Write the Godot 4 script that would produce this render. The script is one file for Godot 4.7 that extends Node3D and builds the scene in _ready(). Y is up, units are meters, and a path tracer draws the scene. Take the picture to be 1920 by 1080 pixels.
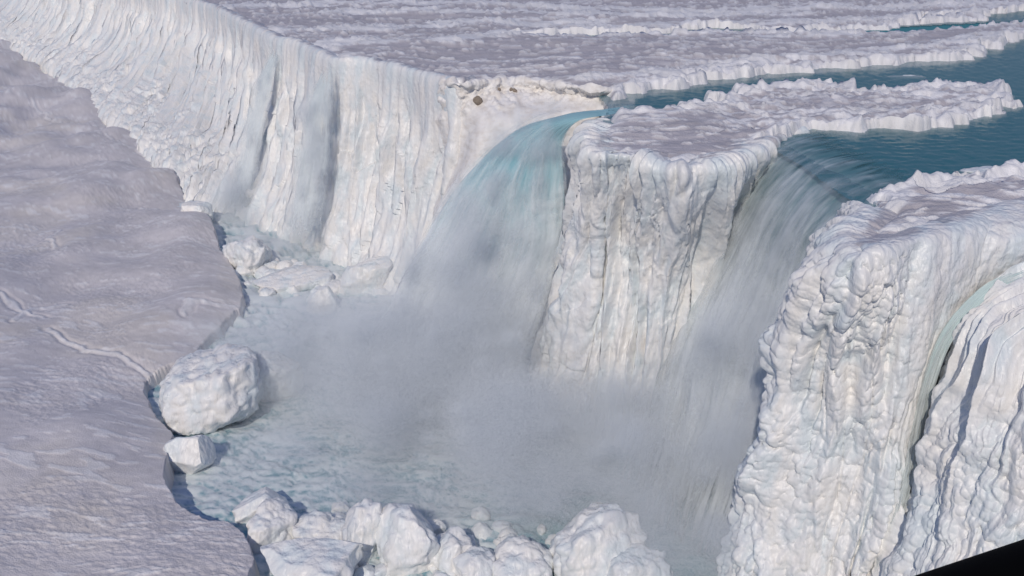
extends Node3D
# A meltwater river pours off an ice shelf into a chasm. Units are metres, the shelf's top lies near y = 0, the plunge pool at y = -31.

const POOL = -31.0
const RIVER_LEVEL = -1.0
const STREAM_LEVEL = -0.45
const Q = 1.4
const FAR_CLIFF = [
	[[-1035.5,-0.4,-1420.42], [-1038.16,0,-1418.15], [-1017.23,-6.75,-1389.69], [-927.69,-13.5,-1267.96], [-745.84,-20.25,-1020.71], [-455.1,-27,-625.42], [-455.1,-31,-625.42]],
	[[-339.31,-0.4,-606], [-341.99,0,-603.75], [-339.93,-6.88,-599.34], [-331.1,-13.75,-580.46], [-313.17,-20.62,-542.11], [-284.5,-27.5,-480.8], [-284.5,-31.5,-480.8]],
	[[-169.3,-0.4,-387.32], [-172.09,0,-385.2], [-172.48,-7,-384.53], [-174.13,-14,-381.65], [-177.5,-21,-375.8], [-182.88,-28,-366.45], [-182.88,-32,-366.45]],
	[[-104.04,-0.4,-296.65], [-106.91,0,-294.64], [-107.14,-7.12,-293.4], [-108.14,-14.25,-288.11], [-110.15,-21.38,-277.37], [-113.38,-28.5,-260.19], [-113.38,-32.5,-260.19]],
	[[-75.8,-0.4,-253.86], [-78.85,0,-252.14], [-78.83,-7.25,-250.47], [-78.74,-14.5,-243.33], [-78.55,-21.75,-228.83], [-78.26,-29,-205.65], [-78.26,-33,-205.65]],
	[[-54.89,-0.4,-209.49], [-58.07,0,-208.02], [-58.16,-7.5,-206.89], [-58.54,-15,-202.08], [-59.31,-22.5,-192.31], [-60.54,-30,-176.68], [-60.54,-34,-176.68]],
	[[-41.58,-0.4,-180], [-44.69,0,-178.39], [-44.89,-7.62,-178], [-45.77,-15.25,-176.35], [-47.55,-22.88,-172.99], [-50.39,-30.5,-167.61], [-50.39,-34.5,-167.61]],
	[[-34.65,-0.4,-170.4], [-37.71,0,-168.7], [-37.88,-7.75,-168.37], [-38.63,-15.5,-166.95], [-40.15,-23.25,-164.07], [-42.58,-31,-159.46], [-42.58,-35,-159.46]],
	[[-25.78,-0.4,-151.59], [-28.65,0,-149.59], [-28.85,-7.75,-149.63], [-29.7,-15.5,-149.79], [-31.42,-23.25,-150.11], [-34.18,-31,-150.62], [-34.18,-35,-150.62]],
	[[-19.53,-0.4,-148.59], [-21.91,0,-146.02], [-22.03,-7.75,-145.76], [-22.52,-15.5,-144.67], [-23.52,-23.25,-142.44], [-25.13,-31,-138.88], [-25.13,-35,-138.88]],
	[[-12.45,-0.4,-139.27], [-15.3,0,-137.24], [-15.44,-7.83,-137.04], [-16.04,-15.65,-136.17], [-17.25,-23.48,-134.4], [-19.19,-31.3,-131.58], [-19.19,-35.3,-131.58]],
	[[-5.99,-0.4,-129.45], [-8.16,0,-126.7], [-8.35,-7.88,-126.56], [-9.18,-15.75,-125.95], [-10.87,-23.62,-124.72], [-13.56,-31.5,-122.76], [-13.56,-35.5,-122.76]],
	[[-6.55,-0.6,-131.84], [-4.69,-0.2,-128.87], [-4.85,-8.4,-128.74], [-5.55,-16.6,-128.2], [-6.97,-24.8,-127.1], [-9.24,-33,-125.34], [-9.24,-37,-125.34]]
]
const CHUTE_LEDGE = [
	[[-10.14,-2,-137], [-12.19,-0.9,-136.21], [-12.42,-5.2,-137.27], [-13.16,-12,-135.98], [-13.95,-18.5,-136.04], [-14.45,-25,-130.47], [-15.41,-33,-125.34], [-15.41,-37,-125.34]],
	[[-6.75,-1.1,-128.18], [-8.69,0,-127.14], [-8.98,-2,-127.66], [-9.93,-8,-128.52], [-11.15,-15,-132.11], [-12.05,-22,-126.38], [-13.34,-31,-120.61], [-13.34,-35,-120.61]],
	[[-5.96,-1.1,-127.13], [-6.16,0,-124.94], [-6.25,-1.6,-126.16], [-7,-7.2,-124.85], [-8.47,-14,-122.76], [-10.36,-21,-116.72], [-12.19,-30,-116.4], [-12.19,-34,-116.4]],
	[[-5,-1.1,-128.6], [-3.9,0,-126.7], [-3.91,-1.5,-126.4], [-4.14,-5,-121.16], [-6.09,-11.5,-118.9], [-9.02,-20,-115.97], [-11.24,-29,-114.07], [-11.24,-33,-114.07]],
	[[-0.26,-1.1,-130.68], [0,0,-128.5], [0,-1.4,-127.48], [0.14,-3.4,-121.83], [-2.06,-8,-118.98], [-5.49,-17,-115.69], [-8.43,-29,-114.07], [-8.43,-33,-114.07]],
	[[4.75,-1.1,-129.45], [3.57,0,-127.59], [3.58,-1.4,-127.48], [4.02,-2.7,-122.52], [2.73,-5,-119.49], [-1.37,-15,-116.16], [-4.82,-28,-111.75], [-4.82,-32,-111.75]],
	[[8.36,-1.1,-125.78], [6.96,0,-124.08], [7.17,-1.4,-124.99], [7.9,-2.7,-121.41], [6.87,-4.6,-120.56], [3.42,-15,-116.16], [-0.69,-28,-111.75], [-0.69,-32,-111.75]],
	[[11.02,-1.1,-123.76], [10.92,0,-121.56], [11.27,-1.3,-123.6], [11.97,-2.4,-120.9], [11.04,-4.2,-121.32], [6.85,-15,-116.16], [2.75,-28,-111.75], [2.75,-32,-111.75]],
	[[12.32,-1.6,-125.31], [13.9,-0.5,-123.77], [14.17,-1.6,-124.53], [14.61,-2.5,-121.81], [14.02,-4.6,-123.32], [9.72,-15.5,-117.82], [5.51,-28,-111.75], [5.51,-32,-111.75]],
	[[20.86,-3.5,-134.9], [22.5,-2.4,-133.44], [22.46,-2.9,-132.02], [17.65,-2.6,-125.03], [16.52,-5,-126.41], [11.27,-16,-119.48], [6.88,-28,-111.75], [6.88,-32,-111.75]]
]
const PROMONTORY = [
	[[14.93,-2.6,-110.56], [12.02,-2.2,-111.29], [12.98,-6,-119.34], [11.48,-12,-123.57], [8.39,-19,-117.36], [6.32,-29,-114.07], [6.32,-33,-114.07]],
	[[12.48,-1.7,-100.84], [9.56,-1.3,-101.53], [10.19,-4,-105.66], [10.13,-10,-108.32], [9.08,-18,-108.18], [7.24,-29,-105.73], [7.24,-33,-105.73]],
	[[10.15,-0.4,-90.44], [7.18,0,-90.83], [7.79,-3.2,-92.12], [7.57,-10,-93.8], [6.2,-17.5,-96.18], [4.04,-29.5,-96.65], [4.04,-33.5,-96.65]],
	[[10.32,-0.4,-87.16], [7.53,0,-86.06], [8,-2.8,-87.04], [8.5,-10,-90.27], [7.73,-18.5,-89.63], [6.01,-30,-90.06], [6.01,-34,-90.06]],
	[[10.15,-0.4,-88.66], [9.14,0,-85.84], [9.36,-2.8,-87.04], [9.41,-10,-90.27], [8.83,-19,-89.4], [7.39,-31,-87.8], [7.39,-35,-87.8]],
	[[13.66,-0.4,-86.84], [11.69,0,-84.57], [12,-2.8,-85.1], [12.17,-10,-88.6], [11.71,-19,-88.03], [10.63,-31,-86.15], [10.63,-35,-86.15]],
	[[15.34,-0.4,-84.16], [14.34,0,-81.33], [14.68,-2.8,-81.44], [15.11,-11,-86.68], [14.52,-19.5,-86.51], [13.29,-31,-85.08], [13.29,-35,-85.08]],
	[[16.45,-0.4,-84.83], [18.07,0,-82.31], [18.47,-2.8,-83.23], [18.53,-11,-88.25], [17.15,-20,-87.61], [14.95,-31,-85.08], [14.95,-35,-85.08]],
	[[19.91,-0.4,-88.19], [22.38,0,-86.49], [22.64,-2.6,-88.29], [22.61,-11,-95.07], [20.07,-20,-93.12], [17.31,-31,-89.5], [17.31,-35,-89.5]],
	[[23.98,-1,-96.14], [26.52,-0.6,-94.55], [26.55,-2.6,-96.03], [27.74,-11.5,-104.55], [24.84,-21,-101.74], [20.95,-31,-96.89], [20.95,-35,-96.89]],
	[[30.75,-2.4,-105.49], [33.18,-2,-103.73], [32.88,-3.2,-104.27], [33.79,-12,-110.7], [30.28,-21,-108.78], [25.16,-31,-102.39], [25.16,-35,-102.39]]
]
const NEAR_CLIFF = [
	[[39.01,-2.5,-76.66], [36.88,-2.1,-78.77], [37.47,-5,-81.31], [37.55,-13,-84.64], [35.27,-21,-82.32], [32.35,-30,-79.41], [30.81,-34,-76.29], [30.81,-38,-76.29]],
	[[31.46,-1.3,-69.05], [29.27,-0.9,-71.1], [30.17,-4,-74.75], [29.93,-10,-76.95], [28.84,-18,-76.29], [25.92,-26,-73.05], [24.78,-32,-71.84], [24.78,-36,-71.84]],
	[[27.69,-0.7,-64.54], [25.25,-0.3,-66.29], [25.7,-3.5,-69.4], [25.39,-8.5,-70.72], [24.21,-14.8,-69.87], [22.35,-23,-68.29], [21.06,-31,-65.97], [21.06,-35,-65.97]],
	[[25.88,-1,-61.45], [23.06,-0.6,-62.46], [22.02,-4.7,-62.83], [21.1,-9.4,-63.44], [20.38,-16,-64], [19.63,-21.5,-64.34], [18.22,-30,-61.98], [18.22,-34,-61.98]],
	[[25.29,-0.9,-59.15], [22.4,-0.5,-58.36], [22.01,-3.5,-58.79], [22.02,-8,-60.42], [21.82,-14.2,-60.8], [21.38,-20,-60.56], [20.81,-29,-59.48], [20.81,-33,-59.48]],
	[[22.81,-0.5,-61.18], [24.14,-0.1,-58.49], [24.38,-2.6,-58.95], [24.88,-7.2,-59.57], [24.72,-13,-59.44], [24.48,-18.8,-58.75], [24.27,-27.8,-58.02], [24.27,-31.8,-58.02]],
	[[26.63,-0.4,-63.72], [28.45,0,-61.34], [28.2,-1.9,-60.16], [28.17,-6.2,-59.6], [27.47,-12.2,-58.77], [26.94,-18.2,-57.84], [26.72,-27,-57.05], [26.72,-31,-57.05]],
	[[32.4,-0.4,-68.57], [34.12,0,-66.11], [33.1,-1.2,-63.2], [32.33,-6.3,-62.69], [30.14,-12.2,-61.17], [29.16,-18.6,-59.85], [28.43,-28,-58.27], [28.43,-32,-58.27]],
	[[37.43,-0.4,-71.23], [38.62,0,-68.47], [36.86,-1.3,-64.1], [35.84,-6,-64.52], [33.24,-12.8,-64.04], [31.73,-20,-62.02], [31.31,-30,-60.69], [31.31,-34,-60.69]],
	[[43.81,-0.4,-73.53], [44.71,0,-70.67], [43.48,-1.5,-67.22], [40.6,-6.8,-66.5], [37.21,-15,-66.49], [36.11,-22,-65.12], [35.2,-32,-63.12], [35.2,-36,-63.12]],
	[[54.71,-0.4,-76.7], [55.55,0,-73.82], [54.27,-2.5,-70.35], [51.27,-9,-69.68], [49.16,-17,-70.29], [46.84,-24,-68.22], [44.4,-33,-64.34], [44.4,-37,-64.34]]
]
const NEAR_SLOPE = [
	[[46.4,-4.6,-63.32], [44.48,-4.2,-66.25], [42.12,-7.5,-68.02], [38.21,-12,-65.91], [36.57,-19,-64.1], [35.01,-25,-62.03], [33.28,-30,-59.94], [33.28,-34,-59.94]],
	[[41.66,-3.3,-60.26], [39.38,-2.9,-62.91], [36.85,-5.2,-64.96], [33.78,-9.5,-63.47], [32.23,-16.4,-61.33], [30.49,-22.5,-58.58], [29.33,-28,-57.55], [29.33,-32,-57.55]],
	[[40.81,-3.2,-59.01], [37.55,-2.8,-60.29], [32.63,-4.3,-58.95], [30.47,-8.2,-58.08], [29.57,-14.8,-57.19], [28.23,-20.4,-55.69], [27.29,-25.6,-54.67], [27.29,-29.6,-54.67]],
	[[40.73,-3.1,-58.1], [37.27,-2.7,-57.55], [32.64,-4.5,-55.99], [30.74,-8.2,-54.91], [29.91,-13.9,-54.36], [28.77,-18.6,-53.21], [28.23,-23.8,-52.51], [28.23,-27.8,-52.51]],
	[[41.05,-3.1,-57.47], [38.35,-2.7,-55.24], [33.4,-5,-53], [31.8,-8.9,-51.92], [31.1,-13.3,-51.51], [30.31,-17.5,-51.12], [29.71,-22,-50.35], [29.71,-26,-50.35]],
	[[42.81,-3.1,-56.22], [40.6,-2.7,-53.51], [35.85,-5.5,-51.05], [34.38,-9.8,-50.21], [33.68,-13.6,-50.16], [32.94,-17.2,-49.6], [32.35,-21.2,-48.89], [32.35,-25.2,-48.89]],
	[[45.72,-3.1,-53.74], [43.45,-2.7,-51.08], [39.3,-6,-49.26], [38.05,-10,-48.7], [37.7,-13.8,-48.74], [37.04,-17.5,-48.4], [36.4,-21,-47.66], [36.4,-25,-47.66]]
]
const MAIN_FALL = [
	[[15.86,-0.97,-117.1], [11.54,-1,-113.35], [6.44,-1.7,-113.65], [0,-4.2,-115.35], [-6.34,-9.2,-111.22], [-11.01,-15.7,-107.43], [-14.66,-22,-103.38], [-18.5,-29,-99.78], [-20.02,-31.5,-98.51]],
	[[15.71,-0.97,-115.86], [11.23,-1,-111.9], [6.34,-1.7,-111.71], [1.13,-4.3,-113.43], [-3.55,-9.15,-110.06], [-7.12,-15.65,-106.56], [-10.4,-22.12,-102.34], [-14.22,-29.12,-98.28], [-15.59,-31.5,-96.97]],
	[[15.55,-0.97,-114.63], [11.04,-1,-110.67], [6.49,-1.7,-110.2], [2.5,-4.4,-111.94], [-0.52,-9.1,-109.32], [-2.98,-15.6,-106.11], [-5.89,-22.25,-101.73], [-9.7,-29.25,-97.2], [-10.91,-31.5,-95.86]],
	[[15.39,-0.97,-113.4], [11.02,-1,-109.73], [6.98,-1.7,-109.28], [4.23,-4.5,-111.04], [2.87,-9.05,-109.18], [1.5,-15.55,-106.26], [-1.04,-22.38,-101.71], [-4.82,-29.38,-96.71], [-5.89,-31.5,-95.34]],
	[[15.24,-0.97,-112.16], [11.13,-1,-109.01], [7.73,-1.7,-108.79], [6.21,-4.6,-110.56], [6.5,-9,-109.46], [6.24,-15.5,-106.83], [4.07,-22.5,-102.11], [0.31,-29.5,-96.65], [-0.61,-31.5,-95.24]]
]
const WIDE_FALL = [
	[[33.43,-0.97,-101.07], [27.24,-1.05,-96.11], [23.88,-3.7,-94.11], [20.75,-9.7,-94.7], [17.64,-16.5,-93.62], [14.85,-22.2,-89.73], [12.17,-27.8,-83.89], [9.92,-31.5,-78.9]],
	[[33.94,-0.97,-96.27], [27.65,-1.05,-91.2], [24,-3.64,-88.89], [21.4,-9.42,-89.77], [18.75,-16.04,-88.91], [16.15,-21.8,-85.33], [13.56,-27.4,-79.91], [11.34,-31.46,-75.22]],
	[[34.45,-0.97,-91.47], [28.14,-1.05,-86.44], [24.28,-3.58,-83.96], [22.21,-9.14,-85.14], [20.02,-15.58,-84.48], [17.61,-21.4,-81.21], [15.12,-27,-76.22], [12.92,-31.42,-71.84]],
	[[34.95,-0.97,-86.66], [28.76,-1.05,-81.9], [24.84,-3.52,-79.49], [23.3,-8.86,-80.96], [21.56,-15.12,-80.52], [19.35,-21,-77.56], [16.95,-26.6,-72.99], [14.78,-31.38,-68.91]],
	[[35.46,-0.97,-81.86], [29.52,-1.05,-77.6], [25.67,-3.46,-75.49], [24.66,-8.58,-77.25], [23.38,-14.66,-77.01], [21.36,-20.6,-74.37], [19.05,-26.2,-70.22], [16.91,-31.34,-66.45]],
	[[35.97,-0.97,-77.06], [30.37,-1.05,-73.44], [26.67,-3.4,-71.77], [26.19,-8.3,-73.82], [25.37,-14.2,-73.8], [23.54,-20.2,-71.47], [21.32,-25.8,-67.74], [19.21,-31.3,-64.27]]
]
const THIN_FALL_A = [
	[[-43.8,-1,-175.5], [-44.43,-3.26,-174], [-46.9,-8.37,-173], [-49.47,-15.39,-171.5], [-51.44,-23.01,-170], [-52.66,-29.29,-167]],
	[[-42.88,-1.06,-175.25], [-43.26,-3.29,-173.33], [-45.14,-8.48,-171.91], [-47.15,-15.48,-170.41], [-48.9,-23.07,-168.91], [-49.87,-29.15,-166.16]],
	[[-41.95,-1.12,-175], [-41.88,-3.32,-173], [-42.98,-8.6,-171.5], [-44.43,-15.57,-170], [-45.95,-23.13,-168.5], [-46.68,-29,-166]]
]
const THIN_FALL_B = [
	[[-29.26,-0.3,-147], [-30.33,-2.8,-146.5], [-32.22,-7.21,-146], [-33.95,-13.39,-145.5], [-35.34,-20.16,-145], [-36.48,-26.95,-144]],
	[[-28.24,-0.34,-146.75], [-28.82,-2.72,-145.83], [-29.97,-7.12,-145.16], [-31.16,-13.7,-144.66], [-32.47,-20.46,-144.16], [-33.51,-27.01,-143.16]],
	[[-27.22,-0.39,-146.5], [-27.11,-2.65,-145.5], [-27.33,-7.03,-145], [-27.96,-14.01,-144.5], [-29.19,-20.75,-144], [-30.13,-27.07,-143]]
]
const GULLY_STREAM = [
	[[36.55,-2.7,-62.58], [33.77,-4.3,-62.85], [30.6,-6.7,-61.01], [29.27,-9.9,-60.03], [28.52,-14.5,-59.02], [27.66,-18.5,-57.61], [26.65,-22.9,-56.71], [25.69,-27.3,-56.24]],
	[[36.67,-2.73,-62.31], [33.97,-4.4,-62.62], [30.78,-6.8,-60.76], [29.5,-10.03,-59.89], [28.78,-14.67,-58.93], [27.9,-18.67,-57.52], [26.89,-23.07,-56.61], [25.97,-27.47,-56.21]],
	[[36.78,-2.77,-62.03], [34.18,-4.5,-62.42], [31.01,-6.9,-60.58], [29.77,-10.17,-59.82], [29.08,-14.83,-58.91], [28.19,-18.83,-57.5], [27.18,-23.23,-56.58], [26.3,-27.63,-56.25]],
	[[36.9,-2.8,-61.76], [34.42,-4.6,-62.26], [31.28,-7,-60.48], [30.08,-10.3,-59.82], [29.42,-15,-58.97], [28.52,-19,-57.55], [27.51,-23.4,-56.63], [26.67,-27.8,-56.37]]
]
const EDGE = [[-1038.2,-1418.2], [-342.0,-603.8], [-172.1,-385.2], [-106.9,-294.6], [-78.8,-252.1], [-58.1,-208.0], [-44.7,-178.4], [-37.7,-168.7], [-28.6,-149.6], [-21.9,-146.0], [-15.3,-137.2], [-8.2,-126.7], [-6.2,-124.9], [-3.9,-126.7], [0.0,-128.5], [3.6,-127.6], [7.0,-124.1], [10.9,-121.6], [11.4,-113.8], [9.8,-105.1], [8.8,-97.5], [7.0,-90.8], [7.5,-86.3], [9.1,-85.8], [11.7,-84.6], [14.3,-81.3], [18.1,-82.3], [22.4,-86.5], [25.6,-91.3], [26.4,-85.0], [26.8,-75.5], [27.6,-69.2], [25.2,-65.6], [22.4,-60.6], [21.9,-56.9], [24.3,-58.4], [28.4,-61.3], [33.8,-65.3], [38.6,-68.5], [44.7,-70.7], [55.5,-73.8], [78.0,-77.2]]
const RIVER = [[8.9,-104.7], [10.2,-112.7], [12.7,-118.0], [15.7,-124.3], [24.3,-131.6], [35.9,-139.9], [49.1,-146.9], [62.6,-152.1], [72.2,-155.8], [84.6,-170.9], [100.9,-191.0], [129.4,-207.0], [208.0,-218.4], [87.4,-87.1], [56.0,-85.0], [45.2,-81.1], [37.4,-78.2], [32.7,-75.5], [29.6,-73.3], [26.0,-69.1], [22.6,-64.4], [20.6,-67.0], [20.7,-81.1], [23.6,-87.9], [26.5,-95.4], [31.1,-100.9], [36.9,-101.2], [45.2,-101.8], [53.1,-107.4], [61.1,-116.5], [62.9,-120.3], [64.5,-127.6], [53.8,-125.9], [47.7,-124.7], [44.7,-124.7], [43.4,-128.9], [32.4,-125.1], [26.2,-118.8], [24.6,-114.4], [18.1,-110.3], [11.6,-107.1]]
const RIVER_BODY = [[15.3,-112.7], [15.8,-121.8], [23.9,-128.9], [35.2,-136.9], [48.0,-143.6], [61.4,-149.2], [71.2,-153.3], [84.6,-170.9], [100.9,-191.0], [129.4,-207.0], [179.3,-212.6], [77.4,-87.1], [56.0,-85.0], [45.2,-81.1], [37.4,-78.2], [33.4,-76.2], [32.9,-89.2], [32.2,-100.7], [37.3,-102.3], [45.7,-102.9], [53.6,-108.7], [60.5,-116.5], [62.4,-120.3], [63.7,-125.9], [53.1,-124.3], [47.1,-123.0], [44.5,-123.9], [43.7,-129.8], [32.5,-125.9], [26.2,-118.8], [24.3,-114.8]]
const STREAM = [[-1.0,-182.9], [14.4,-186.4], [29.0,-188.2], [39.7,-200.8], [47.8,-197.8], [50.7,-191.9], [56.7,-191.0], [62.1,-194.8], [75.7,-196.8], [82.1,-205.0], [94.7,-216.3], [111.3,-228.9], [125.7,-240.0], [174.6,-258.8], [151.7,-223.7], [110.2,-209.4], [98.1,-200.8], [84.8,-192.9], [72.2,-187.3], [59.0,-184.7], [49.0,-185.5], [39.0,-186.4], [28.2,-182.9], [14.0,-181.2], [0.0,-180.3]]
const STREAM_ISLET = [[82.9,-207.2], [94.4,-221.2], [110.1,-226.3], [103.1,-214.0], [91.8,-209.4]]
const SHEET = [[-532.4,-712.6], [-1155.0,-1544.2], [-866.4,-1210.1], [-482.7,-719.7], [-354.6,-560.7], [-315.8,-523.0], [-279.6,-486.4], [-249.2,-454.1], [-226.3,-428.1], [-210.8,-407.6], [-199.9,-390.1], [-191.2,-375.1], [-182.8,-361.9], [-174.3,-351.0], [-166.6,-341.8], [-159.1,-333.0], [-151.6,-323.3], [-143.7,-312.3], [-135.8,-301.0], [-128.5,-290.2], [-122.3,-280.4], [-117.6,-271.9], [-113.9,-264.2], [-110.1,-256.6], [-105.4,-248.4], [-99.5,-239.8], [-92.9,-231.1], [-86.5,-222.3], [-80.9,-213.5], [-76.0,-204.3], [-71.6,-194.9], [-67.7,-186.4], [-64.2,-179.2], [-61.0,-173.3], [-58.0,-168.2], [-55.3,-163.6], [-53.1,-159.3], [-51.3,-155.3], [-49.9,-151.6], [-48.6,-148.0], [-47.2,-144.4], [-45.4,-140.8], [-43.5,-137.2], [-41.8,-133.8], [-40.4,-130.7], [-39.3,-128.0], [-38.4,-125.6], [-37.8,-123.4], [-37.4,-121.5], [-37.2,-120.2], [-37.2,-119.3], [-37.5,-118.2], [-37.7,-116.2], [-38.1,-113.0], [-38.6,-109.0], [-39.0,-105.3], [-39.4,-102.8], [-39.7,-101.9], [-39.9,-102.0], [-40.1,-102.2], [-40.5,-102.1], [-41.0,-101.3], [-41.7,-100.4], [-42.2,-99.2], [-42.3,-97.7], [-41.7,-95.9], [-40.6,-93.8], [-39.5,-91.7], [-38.4,-90.0], [-37.5,-88.7], [-36.6,-87.6], [-35.7,-86.6], [-35.0,-85.3], [-34.5,-83.8], [-34.1,-82.2], [-33.8,-80.6], [-33.4,-79.1], [-32.8,-77.6], [-32.3,-76.1], [-31.6,-74.7], [-30.9,-73.5], [-30.1,-72.6], [-29.2,-71.9], [-28.3,-71.3], [-27.3,-70.6], [-26.2,-69.9], [-24.9,-69.3], [-23.8,-68.5], [-22.9,-67.4], [-20.9,-64.0], [-19.5,-51.1], [-68.5,-51.1], [-248.1,-199.0]]
const RIDGES = [[[-48.7,-184.6], [-33.6,-191.1], [-14.6,-204.6], [0.0,-202.4], [15.7,-204.6], [31.2,-196.1], [48.1,-199.2], [77.8,-209.2], [86.1,-212.7], [125.2,-239.5], [179.2,-266.1]], [[-35.7,-161.4], [-24.6,-171.8], [-13.0,-168.7], [-5.8,-176.7], [4.1,-185.5], [20.7,-188.3], [35.7,-185.5]], [[-75.7,-239.5], [-35.7,-252.1], [5.3,-244.1], [42.8,-230.8], [98.3,-244.1], [145.4,-257.2]], [[-34.5,-155.9], [-29.0,-164.2], [-18.6,-168.7]], [[20.8,-133.2], [35.2,-143.7], [55.3,-155.9], [69.0,-164.2], [92.1,-181.9]], [[10.1,-128.5], [22.0,-135.7], [37.9,-148.4], [59.7,-158.6]], [[47.6,-180.1], [54.5,-183.7], [64.0,-181.9]], [[44.4,-183.7], [53.5,-187.3]], [[-40.8,-233.6], [-7.4,-225.3], [28.2,-215.1], [66.4,-225.3]]]
const CRACKS = [[[-59.5,-110.9], [-56.2,-106.7], [-52.8,-104.8], [-48.7,-102.8], [-43.6,-100.3], [-41.5,-97.7]], [[-70.3,-120.1], [-66.2,-116.2], [-61.8,-114.4]], [[-147.0,-271.5], [-137.0,-269.8], [-120.2,-246.3], [-115.4,-244.8], [-101.5,-237.9]], [[-72.8,-141.8], [-75.7,-147.2], [-76.8,-151.6]], [[-68.8,-168.9], [-60.2,-165.3]], [[-108.6,-226.3], [-96.8,-222.7], [-76.4,-204.0]], [[-65.0,-111.8], [-64.5,-117.2], [-61.1,-119.1]], [[-43.2,-113.5], [-43.6,-117.2], [-37.8,-119.1]]]
const PROMONTORY_AREA = [[11.5,-113.4], [6.0,-106.7], [3.3,-96.7], [4.5,-77.4], [10.8,-77.4], [15.0,-75.7], [20.2,-79.2], [24.9,-89.3], [28.9,-93.6], [34.8,-95.1], [42.6,-95.6], [51.5,-101.6], [59.1,-110.0], [63.7,-119.7], [64.6,-128.1], [54.2,-127.2], [48.0,-125.9], [45.6,-127.2], [44.5,-132.7], [33.0,-128.1], [26.2,-120.9], [24.3,-116.7], [18.5,-112.7]]
const NEAR_AREA = [[16.8,-50.9], [21.5,-62.9], [25.5,-68.7], [29.0,-72.8], [32.5,-75.3], [37.2,-78.1], [45.1,-81.0], [55.9,-85.0], [99.6,-89.3], [57.0,-47.7], [30.6,-47.7]]

var broad := make_noise(11, 0.02, 3)
var middle := make_noise(12, 0.09, 3)
var fine := make_noise(13, 0.5, 3)
var flute := make_noise(14, 0.22, 3, FastNoiseLite.FRACTAL_RIDGED)
var streak := make_noise(15, 0.3, 3)
var lump := make_cells(16, 0.55)
var small_lump := make_cells(17, 1.5)
var broken := make_cells(18, 0.3)
var M := {}
var edge_field: Field
var water_field: Field
var ridge_field: Field
var sheet_field: Field
var crack_field: Field


func make_noise(s: int, f: float, octaves: int, kind := FastNoiseLite.FRACTAL_FBM) -> FastNoiseLite:
	var n := FastNoiseLite.new()
	n.seed = s
	n.frequency = f
	n.noise_type = FastNoiseLite.TYPE_SIMPLEX
	n.fractal_type = kind
	n.fractal_octaves = octaves
	return n


func make_cells(s: int, f: float) -> FastNoiseLite:
	var n := FastNoiseLite.new()
	n.seed = s
	n.frequency = f
	n.noise_type = FastNoiseLite.TYPE_CELLULAR
	n.cellular_return_type = FastNoiseLite.RETURN_DISTANCE
	n.cellular_distance_function = FastNoiseLite.DISTANCE_EUCLIDEAN_SQUARED
	n.cellular_jitter = 0.95
	n.fractal_type = FastNoiseLite.FRACTAL_NONE
	return n


# ------------------------------------------------------------------ distance fields in plan
class Field:
	# signed distance (metres) to outlines, negative inside (even-odd); or plain distance to open lines
	var x0: float
	var z0: float
	var nx: int
	var nz: int
	var cell: float
	var d := PackedFloat32Array()
	var segs := PackedFloat32Array()
	var closed := true

	func exact(px: float, pz: float) -> float:
		var best := 1e12
		var inside := false
		var i := 0
		var n := segs.size()
		while i < n:
			var ax := segs[i]
			var az := segs[i + 1]
			var bx := segs[i + 2]
			var bz := segs[i + 3]
			i += 4
			var ex := bx - ax
			var ez := bz - az
			var wx := px - ax
			var wz := pz - az
			var t := clampf((wx * ex + wz * ez) / (ex * ex + ez * ez + 1e-9), 0.0, 1.0)
			var qx := wx - ex * t
			var qz := wz - ez * t
			var q := qx * qx + qz * qz
			if q < best:
				best = q
			if closed and (az > pz) != (bz > pz) and px < ex * (pz - az) / ez + ax:
				inside = not inside
		return -sqrt(best) if inside else sqrt(best)

	func setup(lines: Array, is_closed: bool, lo: Vector2, hi: Vector2, size: float) -> void:
		closed = is_closed
		for l in lines:
			var n: int = l.size()
			for i in (n if closed else n - 1):
				var a = l[i]
				var b = l[(i + 1) % n]
				segs.append_array(PackedFloat32Array([a[0], a[1], b[0], b[1]]))
		x0 = lo.x
		z0 = lo.y
		cell = size
		nx = int((hi.x - lo.x) / cell) + 2
		nz = int((hi.y - lo.y) / cell) + 2
		var k := 6
		var cx := nx / k + 2
		var cz := nz / k + 2
		var coarse := PackedFloat32Array()
		coarse.resize(cx * cz)
		for j in cz:
			for i in cx:
				coarse[j * cx + i] = exact(x0 + i * k * cell, z0 + j * k * cell)
		d.resize(nx * nz)
		for j in nz:
			var fj := float(j) / k
			var j0 := int(fj)
			var tj := fj - j0
			for i in nx:
				var fi := float(i) / k
				var i0 := int(fi)
				var ti := fi - i0
				var c := j0 * cx + i0
				var v := lerpf(lerpf(coarse[c], coarse[c + 1], ti), lerpf(coarse[c + cx], coarse[c + cx + 1], ti), tj)
				if absf(v) < 9.0 * cell:
					v = exact(x0 + i * cell, z0 + j * cell)
				d[j * nx + i] = v

	func at(x: float, z: float) -> float:
		var fx := clampf((x - x0) / cell, 0.0, nx - 1.001)
		var fz := clampf((z - z0) / cell, 0.0, nz - 1.001)
		var i := int(fx)
		var j := int(fz)
		var c := j * nx + i
		fx -= i
		fz -= j
		return lerpf(lerpf(d[c], d[c + 1], fx), lerpf(d[c + nx], d[c + nx + 1], fx), fz)


# ------------------------------------------------------------------ nodes
func tag(o: Node3D, label: String, category := "", group := "", kind := "") -> Node3D:
	if label:
		o.set_meta("label", label)
	if category:
		o.set_meta("category", category)
	if group:
		o.set_meta("group", group)
	if kind:
		o.set_meta("kind", kind)
	return o


func base(called: String, at := Vector3.ZERO) -> Node3D:
	var o := Node3D.new()
	o.name = called
	add_child(o, true)
	o.position = at
	return o


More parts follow.
